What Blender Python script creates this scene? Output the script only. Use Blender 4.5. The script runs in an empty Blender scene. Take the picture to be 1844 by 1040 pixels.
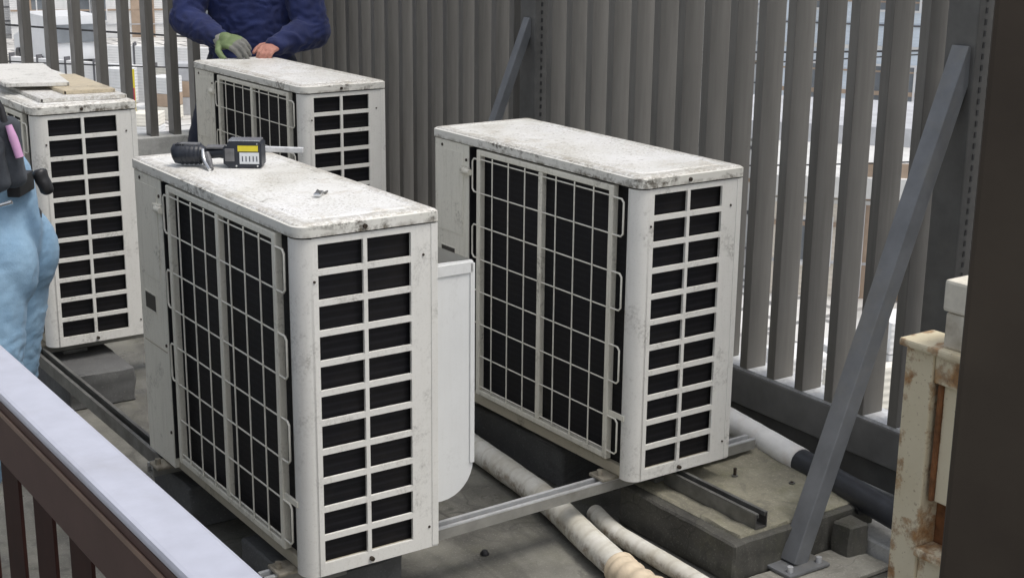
import bpy, bmesh, math, random
from mathutils import Vector, Matrix, noise
random.seed(7)
R = math.radians
scene = bpy.context.scene
col = scene.collection

# ------------------------------------------------------------------ camera
RTv = Vector((0.824, -0.567, 0.011)).normalized()
UPv = Vector((0.141, 0.223, 0.965))
FWv = Vector((0.549, 0.793, -0.263)).normalized()
UPv = (UPv - UPv.dot(FWv) * FWv).normalized()
RTv = FWv.cross(UPv).normalized()
CAM = Vector((-1.278, -2.622, 1.627))
cam = bpy.data.cameras.new('camera')
cam.lens = 50.75
cam.sensor_width = 36
cam.clip_start = 0.05
cam.clip_end = 3000
cam_o = bpy.data.objects.new('camera', cam)
col.objects.link(cam_o)
M = Matrix((RTv, UPv, -FWv)).transposed().to_4x4()
M.translation = CAM
cam_o.matrix_world = M
scene.camera = cam_o

# ------------------------------------------------------------------ sky, sun, exposure
SUN_EL, SUN_AZ = 67.0, 148.0           # azimuth: compass angle from +Y towards +X
world = bpy.data.worlds.new('World')
scene.world = world
world.use_nodes = True
wn = world.node_tree.nodes
wl = world.node_tree.links
bg = wn['Background']
sky = wn.new('ShaderNodeTexSky')
sky.sky_type = 'NISHITA'
sky.sun_disc = False
sky.sun_elevation = R(SUN_EL)
sky.sun_rotation = R(SUN_AZ)
sky.air_density = 1.0
sky.dust_density = 4.0
sky.ozone_density = 1.0
hs = wn.new('ShaderNodeHueSaturation')      # overcast: the same sky with most of its blue gone
hs.inputs['Saturation'].default_value = 0.38
wl.new(sky.outputs[0], hs.inputs['Color'])
wl.new(hs.outputs[0], bg.inputs[0])
bg.inputs[1].default_value = 0.15
sun = bpy.data.lights.new('sun', 'SUN')
sun.energy = 1.0
sun.angle = R(18)
sun.color = (1.0, 0.95, 0.88)
sun_o = bpy.data.objects.new('sun', sun)
col.objects.link(sun_o)
sd = Vector((math.sin(R(SUN_AZ)) * math.cos(R(SUN_EL)), math.cos(R(SUN_AZ)) * math.cos(R(SUN_EL)), math.sin(R(SUN_EL))))
sun_o.rotation_euler = sd.to_track_quat('Z', 'Y').to_euler()
scene.view_settings.view_transform = 'Standard'
scene.view_settings.look = 'None'
scene.view_settings.gamma = 1.0
scene.view_settings.exposure = 0.30
scene.view_settings.use_curve_mapping = False

# ------------------------------------------------------------------ helpers
def tag(o, label=None, cat=None, group=None, kind=None):
    if label: o['label'] = label
    if cat: o['category'] = cat
    if group: o['group'] = group
    if kind: o['kind'] = kind
    return o

def empty(name, loc, rz=0.0, label=None, cat=None, group=None):
    o = bpy.data.objects.new(name, None)
    o.empty_display_size = 0.1
    col.objects.link(o)
    o.location = loc
    o.rotation_euler = (0, 0, rz)
    return tag(o, label, cat, group)

class MB:
    def __init__(s):
        s.v = []; s.f = []; s.sm = []
    def add(s, vs, fs, smooth=False):
        n = len(s.v)
        s.v += [tuple(q) for q in vs]
        s.f += [tuple(i + n for i in f) for f in fs]
        s.sm += [smooth] * len(fs)
        return s
    def box(s, x0, x1, y0, y1, z0, z1, mat=None):
        vs = [Vector(q) for q in ((x0,y0,z0),(x1,y0,z0),(x1,y1,z0),(x0,y1,z0),(x0,y0,z1),(x1,y0,z1),(x1,y1,z1),(x0,y1,z1))]
        if mat is not None: vs = [mat @ q for q in vs]
        return s.add(vs, [(0,3,2,1),(4,5,6,7),(0,1,5,4),(1,2,6,5),(2,3,7,6),(3,0,4,7)])
    def bbox(s, x0, x1, y0, y1, z0, z1, b=0.003, mat=None):
        """box with all edges chamfered"""
        bm = bmesh.new()
        bmesh.ops.create_cube(bm, size=1)
        bmesh.ops.scale(bm, vec=(x1-x0, y1-y0, z1-z0), verts=bm.verts)
        bmesh.ops.translate(bm, vec=((x0+x1)/2, (y0+y1)/2, (z0+z1)/2), verts=bm.verts)
        bmesh.ops.bevel(bm, geom=bm.edges[:], offset=b, segments=2, affect='EDGES', profile=0.6)
        bm.verts.index_update()
        vs = [(mat @ q.co) if mat is not None else q.co.copy() for q in bm.verts]
        fs = [[q.index for q in f.verts] for f in bm.faces]
        bm.free()
        return s.add(vs, fs)
    def tube(s, pts, rad, seg=8, caps=True, smooth=True):
        pts = [Vector(q) for q in pts]
        if not isinstance(rad, (list, tuple)): rad = [rad] * len(pts)
        vs = []; fs = []
        up = Vector((0, 0, 1))
        d0 = (pts[1] - pts[0]).normalized()
        if abs(d0.dot(up)) > .95: up = Vector((1, 0, 0))
        n = (up - up.dot(d0) * d0).normalized()
        for i, q in enumerate(pts):
            if i == 0: d = pts[1] - pts[0]
            elif i == len(pts) - 1: d = pts[-1] - pts[-2]
            else: d = (pts[i+1] - q).normalized() + (q - pts[i-1]).normalized()
            d.normalize()
            n = (n - n.dot(d) * d).normalized()
            b = d.cross(n)
            for k in range(seg):
                a = 2 * math.pi * k / seg
                vs.append(q + rad[i] * (math.cos(a) * n + math.sin(a) * b))
        m = len(pts)
        for i in range(m - 1):
            for k in range(seg):
                k2 = (k + 1) % seg
                fs.append((i*seg+k, i*seg+k2, (i+1)*seg+k2, (i+1)*seg+k))
        s.add(vs, fs, smooth)
        if caps:
            s.add(vs[:seg], [tuple(reversed(range(seg)))])
            s.add(vs[-seg:], [tuple(range(seg))])
        return s
    def prism(s, outline, z0, z1, mat=None):
        """outline: CCW xy list, extruded in z"""
        n = len(outline)
        vs = [Vector((x, y, z0)) for x, y in outline] + [Vector((x, y, z1)) for x, y in outline]
        if mat is not None: vs = [mat @ q for q in vs]
        fs = [tuple(reversed(range(n))), tuple(range(n, 2*n))] + [(i, (i+1) % n, n+(i+1) % n, n+i) for i in range(n)]
        return s.add(vs, fs)
    def rings(s, rings, cap0=True, cap1=True, smooth=False):
        n = len(rings[0])
        vs = [q for r in rings for q in r]
        fs = []
        for j in range(len(rings) - 1):
            for i in range(n):
                i2 = (i + 1) % n
                fs.append((j*n+i, j*n+i2, (j+1)*n+i2, (j+1)*n+i))
        if cap0: fs.append(tuple(reversed(range(n))))
        if cap1: fs.append(tuple(range((len(rings)-1)*n, len(rings)*n)))
        return s.add(vs, fs, smooth)
    def mesh(s, name):
        me = bpy.data.meshes.new(name)
        me.from_pydata(s.v, [], s.f)
        me.polygons.foreach_set('use_smooth', s.sm)
        me.update()
        return me
    def build(s, name, m, parent=None, loc=None, kind=None):
        me = s.mesh(name)
        me.materials.append(m)
        o = bpy.data.objects.new(name, me)
        col.objects.link(o)
        if parent: o.parent = parent
        if loc is not None: o.location = loc
        if kind: o['kind'] = kind
        return o

def link_mesh(name, me, parent, loc=(0,0,0), rot=(0,0,0)):
    o = bpy.data.objects.new(name, me)
    col.objects.link(o)
    o.parent = parent
    o.location = loc
    o.rotation_euler = rot
    return o

def copy_tree(o, parent=None):
    c = o.copy()
    col.objects.link(c)
    c.parent = parent
    for ch in o.children:
        copy_tree(ch, c)
    return c

# ------------------------------------------------------------------ materials
class NT:
    def __init__(s, name):
        s.m = bpy.data.materials.new(name)
        s.m.use_nodes = True
        s.n = s.m.node_tree.nodes
        s.l = s.m.node_tree.links
        s.b = s.n['Principled BSDF']
        tc = s.n.new('ShaderNodeTexCoord')
        oi = s.n.new('ShaderNodeObjectInfo')
        ad = s.n.new('ShaderNodeVectorMath'); ad.operation = 'MULTIPLY_ADD'
        s.l.new(oi.outputs['Random'], ad.inputs[0])
        ad.inputs[1].default_value = (37.0, 19.0, 53.0)
        s.l.new(tc.outputs['Object'], ad.inputs[2])
        s.obj = tc.outputs['Object']
        s.vec = ad.outputs[0]
        s.rnd = oi.outputs['Random']
        geo = s.n.new('ShaderNodeNewGeometry')
        s.pos = geo.outputs['Position']
        s.nor = geo.outputs['Normal']
    def map(s, vec, scale):
        mp = s.n.new('ShaderNodeVectorMath'); mp.operation = 'MULTIPLY'
        s.l.new(vec, mp.inputs[0]); mp.inputs[1].default_value = scale
        return mp.outputs[0]
    def noise(s, scale, detail=4, rough=.55, vec=None, dist=0.0):
        t = s.n.new('ShaderNodeTexNoise')
        t.inputs['Scale'].default_value = scale
        t.inputs['Detail'].default_value = detail
        t.inputs['Roughness'].default_value = rough
        t.inputs['Distortion'].default_value = dist
        s.l.new(vec if vec is not None else s.vec, t.inputs['Vector'])
        return t.outputs['Fac']
    def wave(s, scale, direction='Z', vec=None, dist=0.0):
        t = s.n.new('ShaderNodeTexWave')
        t.bands_direction = direction
        t.inputs['Scale'].default_value = scale
        t.inputs['Distortion'].default_value = dist
        s.l.new(vec if vec is not None else s.obj, t.inputs['Vector'])
        return t.outputs['Fac']
    def ramp(s, fac, stops):
        r = s.n.new('ShaderNodeValToRGB')
        e = r.color_ramp.elements
        while len(e) < len(stops): e.new(.5)
        for q, (p, c) in zip(e, stops):
            q.position = p
            q.color = (*c, 1) if isinstance(c, tuple) else (c, c, c, 1)
        s.l.new(fac, r.inputs[0])
        return r.outputs[0]
    def mix(s, fac, a, b, mode='MIX'):
        m = s.n.new('ShaderNodeMix'); m.data_type = 'RGBA'; m.blend_type = mode
        for val, idx in ((fac, 0), (a, 6), (b, 7)):
            if isinstance(val, (int, float)): m.inputs[idx].default_value = val if idx == 0 else (val, val, val, 1)
            elif isinstance(val, tuple): m.inputs[idx].default_value = (*val, 1)
            else: s.l.new(val, m.inputs[idx])
        return m.outputs[2]
    def math(s, op, a, b=None):
        m = s.n.new('ShaderNodeMath'); m.operation = op
        for i, val in enumerate((a, b)):
            if val is None: continue
            if isinstance(val, (int, float)): m.inputs[i].default_value = val
            else: s.l.new(val, m.inputs[i])
        return m.outputs[0]
    def sep(s, vec):
        q = s.n.new('ShaderNodeSeparateXYZ'); s.l.new(vec, q.inputs[0]); return q.outputs
    def color(s, c):
        if isinstance(c, tuple): s.b.inputs['Base Color'].default_value = (*c, 1)
        else: s.l.new(c, s.b.inputs['Base Color'])
    def rough(s, r):
        if isinstance(r, (int, float)): s.b.inputs['Roughness'].default_value = r
        else: s.l.new(r, s.b.inputs['Roughness'])
    def metal(s, r): s.b.inputs['Metallic'].default_value = r
    def spec(s, r): s.b.inputs['Specular IOR Level'].default_value = r
    def bump(s, h, strength=.3, dist=.002):
        b = s.n.new('ShaderNodeBump')
        b.inputs['Strength'].default_value = strength
        b.inputs['Distance'].default_value = dist
        s.l.new(h, b.inputs['Height'])
        s.l.new(b.outputs[0], s.b.inputs['Normal'])

def plain(name, c, rough=.6, metal=0.0, var=.12, scale=30, bump=0.0, spec=.5, dirt=None):
    t = NT(name)
    n = t.noise(scale, 5, .6)
    lo = tuple(x * (1 - var) for x in c); hi = tuple(min(1, x * (1 + var)) for x in c)
    cc = t.ramp(n, [(.3, lo), (.7, hi)])
    if dirt:
        d = t.ramp(t.noise(scale * .23, 6, .65), [(.52, 0.0), (.72, 1.0)])
        cc = t.mix(t.math('MULTIPLY', d, dirt[1]), cc, dirt[0])
    t.color(cc); t.rough(rough); t.metal(metal); t.spec(spec)
    if bump: t.bump(t.noise(scale * 4, 4), bump, .002)
    return t.m

MT = {}
# cream enamelled sheet steel, weathered
def enamel(name, c, dirtamt, speck, streak=.5, grime=(.10, .085, .06)):
    t = NT(name)
    cc = t.ramp(t.noise(6, 5, .6), [(.3, tuple(x * .93 for x in c)), (.7, c)])
    # vertical run streaks
    st = t.ramp(t.noise(14, 6, .65, t.map(t.vec, (6, 6, .45))), [(.5, 0.0), (.78, 1.0)])
    cc = t.mix(t.math('MULTIPLY', st, .28 * streak), cc, (.36, .32, .24))
    # mould and soot blotches
    bl = t.ramp(t.noise(9, 8, .72, dist=.4), [(.53, 0.0), (.66, 1.0)])
    fine = t.ramp(t.noise(120, 4, .7), [(.42, 0.0), (.6, 1.0)])
    cc = t.mix(t.math('MULTIPLY', t.math('MULTIPLY', bl, fine), dirtamt), cc, grime)
    sp = t.ramp(t.noise(170, 4, .65), [(.55, 0.0), (.66, 1.0)])
    spm = t.ramp(t.noise(8, 5, .6), [(.3, .25), (.65, 1.0)])
    cc = t.mix(t.math('MULTIPLY', t.math('MULTIPLY', sp, spm), speck), cc, (.25, .215, .16))
    t.color(cc)
    t.rough(t.ramp(t.noise(25, 4), [(.3, .38), (.7, .58)]))
    t.bump(t.noise(45, 3), .05, .001)
    return t.m
t = NT('lid_enamel')
cc = t.ramp(t.noise(3.5, 7, .65, dist=.5), [(.30, (.58, .565, .51)), (.46, (.73, .725, .69)), (.66, (.81, .81, .80))])
br = t.ramp(t.noise(11, 8, .75, dist=.8), [(.54, 0.0), (.66, 1.0)])
cc = t.mix(t.math('MULTIPLY', br, .45), cc, (.44, .38, .28))
sp = t.ramp(t.noise(150, 5, .7), [(.50, 0.0), (.64, 1.0)])
spm = t.ramp(t.noise(6, 6, .65), [(.35, .12), (.62, 1.0)])
cc = t.mix(t.math('MULTIPLY', t.math('MULTIPLY', sp, spm), .72), cc, (.27, .24, .18))
lx, ly, lz_ = t.sep(t.obj)
ex = t.math('MINIMUM', t.math('ADD', lx, .004), t.math('SUBTRACT', .339, lx))
ey = t.math('MINIMUM', t.math('ADD', ly, .004), t.math('SUBTRACT', .950, ly))
ee = t.math('MINIMUM', ex, ey)
em = t.ramp(t.math('ADD', ee, t.math('MULTIPLY', t.noise(9, 6, .7), -.05)), [(-.006, 1.0), (.012, 0.0)])
eg = t.ramp(t.noise(85, 6, .75), [(.40, 0.0), (.56, 1.0)])
cc = t.mix(t.math('MULTIPLY', t.math('MULTIPLY', em, eg), .45), cc, (.20, .165, .11))
s2 = t.ramp(t.noise(70, 4, .6), [(.62, 0.0), (.68, 1.0)])
cc = t.mix(t.math('MULTIPLY', s2, .55), cc, (.15, .125, .09))
t.color(cc); t.rough(t.ramp(t.noise(25, 4), [(.3, .38), (.7, .62)])); t.bump(t.noise(120, 4), .12, .001)
MT['lid'] = t.m
t = NT('lid_skirt_enamel')
cc = t.ramp(t.noise(6, 5, .6), [(.3, (.68, .67, .61)), (.7, (.76, .75, .70))])
bl = t.ramp(t.noise(7, 7, .7, t.map(t.vec, (1, 1, 2.5)), .5), [(.50, 0.0), (.61, 1.0)])
fi = t.ramp(t.noise(60, 6, .75), [(.42, 0.0), (.56, 1.0)])
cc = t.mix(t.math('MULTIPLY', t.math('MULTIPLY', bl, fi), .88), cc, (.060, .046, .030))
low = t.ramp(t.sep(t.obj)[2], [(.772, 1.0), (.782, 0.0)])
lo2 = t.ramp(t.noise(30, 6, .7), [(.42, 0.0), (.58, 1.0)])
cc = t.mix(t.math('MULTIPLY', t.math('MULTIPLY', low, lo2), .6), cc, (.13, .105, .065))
t.color(cc); t.rough(.5)
MT['skirt'] = t.m
MT['panel'] = enamel('end_panel_enamel', (.80, .79, .745), .45, .16, .45)
MT['coilside'] = enamel('coil_side_enamel', (.80, .775, .68), .6, .22, 1.2)
MT['guard'] = enamel('guard_enamel', (.78, .755, .655), .6, .2, 1.2)
MT['hood'] = enamel('hood_enamel', (.79, .80, .79), .14, .05, .25)
MT['panhole'] = enamel('base_pan_enamel', (.46, .42, .33), .9, .35, 1.0)
MT['wire'] = plain('wire_coating', (.76, .74, .65), .45, 0, .1, 60)

t = NT('coil_fins')
wv = t.wave(150, 'Y'); wz = t.wave(18, 'Z', dist=.6)
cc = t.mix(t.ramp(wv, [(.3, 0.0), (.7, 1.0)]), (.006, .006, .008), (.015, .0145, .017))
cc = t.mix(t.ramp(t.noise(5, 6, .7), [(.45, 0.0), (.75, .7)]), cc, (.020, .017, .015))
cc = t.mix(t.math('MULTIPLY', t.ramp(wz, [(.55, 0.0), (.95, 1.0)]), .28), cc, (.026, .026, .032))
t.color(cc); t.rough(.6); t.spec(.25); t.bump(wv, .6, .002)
MT['coil'] = t.m

MT['rubber'] = plain('black_plastic', (.018, .018, .02), .45, 0, .3, 40)
MT['screw'] = plain('rusty_screw', (.05, .038, .028), .6, .4, .5, 200)
MT['steel'] = plain('galvanised_steel', (.60, .61, .62), .34, .35, .14, 22, .1, dirt=((.30, .27, .22), .5))
MT['webgrey'] = plain('dull_channel_web', (.30, .295, .27), .5, .2, .2, 14, .1, dirt=((.14, .12, .09), .7))
MT['chan'] = plain('weathered_channel_steel', (.20, .20, .19), .45, .6, .3, 18, .1, dirt=((.06, .05, .045), .8))
MT['foot'] = plain('foot_bracket_steel', (.34, .31, .25), .5, .3, .35, 50, .2, dirt=((.08, .06, .045), .9))

# fence paint
t = NT('fence_bronze_paint')
st = t.noise(20, 6, .6, t.map(t.vec, (3, 3, .2)))
cc = t.ramp(st, [(.3, (.118, .113, .102)), (.7, (.158, .152, .139))])
cc = t.mix(t.math('MULTIPLY', t.ramp(t.noise(60, 5, .7), [(.55, 0.0), (.75, 1.0)]), .22), cc, (.16, .155, .145))
cc = t.mix(1.0, cc, t.ramp(t.rnd, [(0.0, .84), (1.0, 1.12)]), 'MULTIPLY')
run = t.ramp(t.noise(30, 7, .7, t.map(t.vec, (2, 2, .06))), [(.52, 0.0), (.70, 1.0)])
cc = t.mix(t.math('MULTIPLY', run, .30), cc, (.19, .185, .17))
ft = t.ramp(t.math('ADD', t.sep(t.obj)[2], t.math('MULTIPLY', t.noise(14, 6, .7), .35)), [(.40, 1.0), (.62, 0.0)])
cc = t.mix(t.math('MULTIPLY', ft, .35), cc, (.20, .185, .155))
t.color(cc); t.rough(t.ramp(t.noise(12, 4), [(.3, .34), (.7, .5)])); t.bump(t.noise(90, 3), .06, .001)
MT['fence'] = t.m
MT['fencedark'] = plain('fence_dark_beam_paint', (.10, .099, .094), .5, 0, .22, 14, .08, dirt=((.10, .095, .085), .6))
MT['beamgrey'] = plain('fence_beam_grey_paint', (.165, .163, .155), .5, 0, .18, 10, .08, dirt=((.10, .095, .085), .6))
MT['sill'] = plain('glare_strip', (.62, .63, .64), .45, .1, .2, 60, .2)  # pale grey imitating sky glare on the beam top; shared by the metal bar
MT['brace'] = plain('brace_grey_paint', (.165, .172, .18), .42, .1, .2, 9, .08, dirt=((.26, .24, .185), .65))
MT['brown'] = plain('railing_brown_paint', (.078, .047, .041), .55, 0, .10, 12, .05, .2, dirt=((.12, .08, .055), .5))
MT['cap'] = plain('railing_top_cap', (.47, .485, .56), .34, 0, .07, 24, .06, dirt=((.34, .34, .37), .6))
MT['postbrown'] = plain('post_brown_paint', (.048, .038, .029), .6, 0, .16, 9, .06, .2, dirt=((.065, .055, .040), .5))

# concrete
def concrete(name, c, dark, scale=3.0, wet=False, moss=0.0):
    t = NT(name)
    a = t.noise(scale, 9, .62, t.pos)
    cc = t.ramp(a, [(.32, dark), (.5, tuple((x + y) / 2 for x, y in zip(c, dark))), (.66, c)])
    b = t.noise(scale * 14, 6, .7, t.pos)
    cc = t.mix(.35, cc, t.ramp(b, [(.3, tuple(x * .55 for x in c)), (.7, tuple(x * 1.25 for x in c))]), 'OVERLAY')
    st = t.ramp(t.noise(scale * .8, 7, .6, t.map(t.pos, (5, .7, 1)), .6), [(.52, 0.0), (.62, 1.0)])
    cc = t.mix(t.math('MULTIPLY', st, .45), cc, tuple(x * .8 for x in dark))
    gr = t.ramp(t.noise(160, 3, .7, t.pos), [(.58, 0.0), (.68, 1.0)])
    cc = t.mix(t.math('MULTIPLY', gr, .35), cc, tuple(x * 1.5 for x in c))
    if moss:
        mo = t.ramp(t.noise(7, 7, .7, t.pos), [(.5, 0.0), (.66, 1.0)])
        cc = t.mix(t.math('MULTIPLY', mo, moss), cc, (.13, .135, .055))
    vo = t.n.new('ShaderNodeTexVoronoi'); vo.feature = 'DISTANCE_TO_EDGE'; vo.inputs['Scale'].default_value = scale * .55
    wv_ = t.n.new('ShaderNodeVectorMath'); wv_.operation = 'ADD'
    nz = t.n.new('ShaderNodeTexNoise'); nz.inputs['Scale'].default_value = 6; t.l.new(t.pos, nz.inputs['Vector'])
    sc_ = t.n.new('ShaderNodeVectorMath'); sc_.operation = 'SCALE'; sc_.inputs['Scale'].default_value = .35; t.l.new(nz.outputs['Color'], sc_.inputs[0])
    t.l.new(t.pos, wv_.inputs[0]); t.l.new(sc_.outputs[0], wv_.inputs[1]); t.l.new(wv_.outputs[0], vo.inputs['Vector'])
    crk = t.ramp(vo.outputs['Distance'], [(.0, 1.0), (.012, 0.0)])
    crk = t.math('MULTIPLY', crk, t.ramp(t.noise(scale * .7, 3, .5, t.pos), [(.45, 0.0), (.6, 1.0)]))
    cc = t.mix(t.math('MULTIPLY', crk, .7), cc, tuple(x * .35 for x in dark))
    sta = t.ramp(t.noise(scale * 1.6, 9, .7, t.pos, 1.2), [(.56, 0.0), (.585, .7), (.70, 1.0)])
    cc = t.mix(t.math('MULTIPLY', sta, .55), cc, tuple(x * .7 for x in dark))
    t.color(cc)
    if wet: t.rough(t.ramp(t.noise(1.7, 6, .6, t.pos), [(.38, .22), (.60, .75)]))
    else: t.rough(.8)
    h = t.math('ADD', t.math('MULTIPLY', b, .6), t.math('MULTIPLY', gr, .4))
    t.bump(h, .35, .004)
    return t.m
MT['floor'] = concrete('terrace_concrete', (.30, .295, .265), (.070, .068, .062), 2.3, True, .15)
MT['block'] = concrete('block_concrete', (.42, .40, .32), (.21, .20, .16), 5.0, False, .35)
MT['shadeblock'] = concrete('shaded_stained_concrete', (.16, .155, .135), (.065, .063, .056), 5.0, False, .15)  # dark tone imitates shaded block sides; the stains are its own
MT['darkblock'] = concrete('dark_block_concrete', (.17, .172, .17), (.10, .10, .10), 4.0, False, .05)  # darker grey concrete for some of the foundation blocks
MT['pad'] = concrete('pad_concrete', (.40, .39, .35), (.23, .22, .19), 5.0, False, .1)
MT['pale'] = concrete('pale_concrete', (.58, .58, .56), (.42, .42, .40), 4.0)
t = NT('street_paving')
bk = t.n.new('ShaderNodeTexBrick')
bk.inputs['Scale'].default_value = 1.0; bk.inputs['Brick Width'].default_value = 1.1; bk.inputs['Row Height'].default_value = .9
bk.inputs['Mortar Size'].default_value = .06
bk.inputs['Color1'].default_value = (.74, .73, .70, 1); bk.inputs['Color2'].default_value = (.50, .50, .49, 1); bk.inputs['Mortar'].default_value = (.20, .20, .20, 1)
t.l.new(t.pos, bk.inputs['Vector'])
cc = t.mix(t.math('MULTIPLY', t.ramp(t.noise(.5, 8, .7, t.pos), [(.48, 0.0), (.58, 1.0)]), .55), bk.outputs[0], (.36, .35, .33))
t.color(cc); t.rough(.85)
MT['outground'] = t.m

# wrapped pipe
t = NT('pipe_wrap')
cc = t.ramp(t.noise(9, 7, .65), [(.3, (.55, .52, .43)), (.6, (.78, .765, .70))])
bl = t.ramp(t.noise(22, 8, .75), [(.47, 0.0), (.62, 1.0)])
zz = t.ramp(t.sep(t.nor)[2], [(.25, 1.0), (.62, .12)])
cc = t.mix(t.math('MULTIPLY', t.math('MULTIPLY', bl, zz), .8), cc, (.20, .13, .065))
rg = t.wave(4.3, 'Y', t.pos, 5.0)
cc = t.mix(t.math('MULTIPLY', t.ramp(rg, [(.93, 0.0), (.99, 1.0)]), .22), cc, (.36, .31, .23))
t.color(cc); t.rough(.62); t.bump(t.math('ADD', t.noise(40, 4), t.math('MULTIPLY', rg, .12)), .4, .003)
MT['wrap'] = t.m
MT['whitewrap'] = plain('white_tape_wrap', (.86, .86, .84), .42, 0, .06, 25, .25, dirt=((.62, .51, .42), .5))
MT['blackpipe'] = plain('dark_insulation', (.030, .033, .040), .38, 0, .25, 25, .2)
MT['tan'] = plain('tan_sleeve', (.66, .55, .40), .6, 0, .12, 40, .2)

# rusty cream paint (cabinet)
t = NT('rusty_cream_paint')
ox = t.sep(t.obj)
base = t.ramp(t.noise(5, 6, .6), [(.3, (.66, .58, .40)), (.7, (.77, .70, .52))])
n1 = t.noise(13, 8, .72)
def band(val, a, b):      # 1 inside a..b
    return t.math('MULTIPLY', t.ramp(val, [(a - .004, 0.0), (a + .004, 1.0)]), t.ramp(val, [(b - .004, 1.0), (b + .004, 0.0)]))
yy = t.math('ADD', ox[1], .5); zz_ = ox[2]
ed = t.math('ADD', band(yy, .484, .506), t.math('ADD', band(yy, .430, .454), t.math('ADD', band(zz_, .925, .970), band(zz_, .64, .70))))
mask = t.math('ADD', n1, t.math('MULTIPLY', t.math('MINIMUM', ed, 1.0), .17))
rust = t.ramp(mask, [(.64, 0.0), (.69, .6), (.77, 1.0)])
rc = t.ramp(t.noise(70, 5, .7), [(.3, (.13, .050, .016)), (.7, (.46, .22, .06))])
cc = t.mix(t.math('MULTIPLY', rust, .9), base, rc)
stn = t.ramp(t.noise(9, 6, .6, t.map(t.vec, (2, 2, .25))), [(.56, 0.0), (.74, 1.0)])
cc = t.mix(t.math('MULTIPLY', stn, .3), cc, (.40, .26, .11))
sp = t.ramp(t.noise(150, 3, .6), [(.64, 0.0), (.70, 1.0)])
cc = t.mix(t.math('MULTIPLY', sp, .5), cc, (.22, .13, .06))
t.color(cc); t.rough(.45); t.bump(t.math('ADD', t.noise(70, 5), t.math('MULTIPLY', rust, .6)), .25, .002)
MT['rusty'] = t.m
MT['rust'] = plain('heavy_rust', (.19, .080, .030), .85, 0, .5, 50, .4)
MT['capblock'] = plain('cream_cap_block', (.68, .64, .54), .65, 0, .12, 40, .2, dirt=((.25, .20, .13), .7))

# cloth
def cloth(name, c, c2, weave=420, rough=.85, seam=0.0):
    t = NT(name)
    cc = t.ramp(t.noise(9, 6, .6), [(.3, c), (.7, c2)])
    w = t.noise(weave, 2, .5)
    cc = t.mix(.18, cc, w, 'OVERLAY')
    t.color(cc); t.rough(rough); t.b.inputs['Sheen Weight'].default_value = .08
    t.bump(t.math('ADD', t.math('MULTIPLY', t.noise(26, 5, .6), 1.5), t.math('MULTIPLY', w, .2)), .3, .006)
    return t.m
MT['navy'] = cloth('navy_cloth', (.007, .012, .060), (.014, .026, .115))
MT['navytrouser'] = cloth('dark_navy_trousers', (.010, .014, .032), (.018, .024, .05))
MT['denim'] = cloth('light_blue_denim', (.15, .27, .405), (.28, .43, .57), 500)
MT['pouch'] = cloth('dark_grey_canvas', (.024, .029, .037), (.065, .074, .087), 300)
MT['green'] = cloth('green_palm_rubber', (.10, .145, .055), (.17, .23, .10), 300, .6)
MT['knit'] = cloth('grey_knit', (.20, .20, .17), (.36, .36, .31), 600)
MT['fingergrey'] = cloth('grey_glove_fingers', (.10, .10, .095), (.21, .21, .19), 500)
MT['redglove'] = cloth('red_glove', (.34, .13, .10), (.50, .25, .19), 300, .7)
MT['skin'] = plain('skin', (.46, .27, .19), .5, 0, .1, 30)
MT['hair'] = plain('black_hair', (.015, .012, .01), .5, 0, .3, 80, .5)
MT['leather'] = plain('dark_boot_leather', (.03, .025, .02), .5, 0, .3, 40, .2)
MT['pink'] = plain('pink_plastic', (.60, .33, .54), .4, 0, .1, 40)
MT['chrome'] = plain('bright_metal', (.68, .69, .70), .25, .9, .1, 60)
MT['toolblack'] = plain('tool_black_plastic', (.020, .024, .034), .4, 0, .3, 60, .1)
MT['toolgrey'] = plain('tool_grey_plastic', (.16, .16, .165), .45, .2, .25, 60, .1)
MT['yellow'] = plain('yellow_sticker', (.72, .60, .04), .4, 0, .05, 60)
MT['white'] = plain('white_sticker', (.70, .72, .74), .4, 0, .06, 60)
MT['darkmark'] = plain('dark_print', (.05, .06, .08), .4, 0, .1, 60)

BZ = 0.17
# ------------------------------------------------------------------ setting
# the far ground, one sheet to the horizon, a storey below the terrace
g = MB(); g.add([(-1500,-1500,-4), (1500,-1500,-4), (1500,1500,-4), (-1500,1500,-4)], [(0,1,2,3)])
tag(g.build('ground', MT['outground']), kind='structure')
# terrace slab
g = MB(); g.box(-6, 1.95, -7, 4.60, -4.2, 0)
floor = tag(g.build('terrace_floor', MT['floor']), kind='structure')

# ------------------------------------------------------------------ fences
FY = -0.0216
FB = Vector((1.709, -0.13, 0)); FD = Vector((0.0216, 1, 0)).normalized(); FN = Vector((1, -0.0216, 0)).normalized()
RZ = 0.229
fence = empty('louvre_fence', FB, FY, 'long dark louvred fence running behind the units on the right', 'fence')
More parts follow.
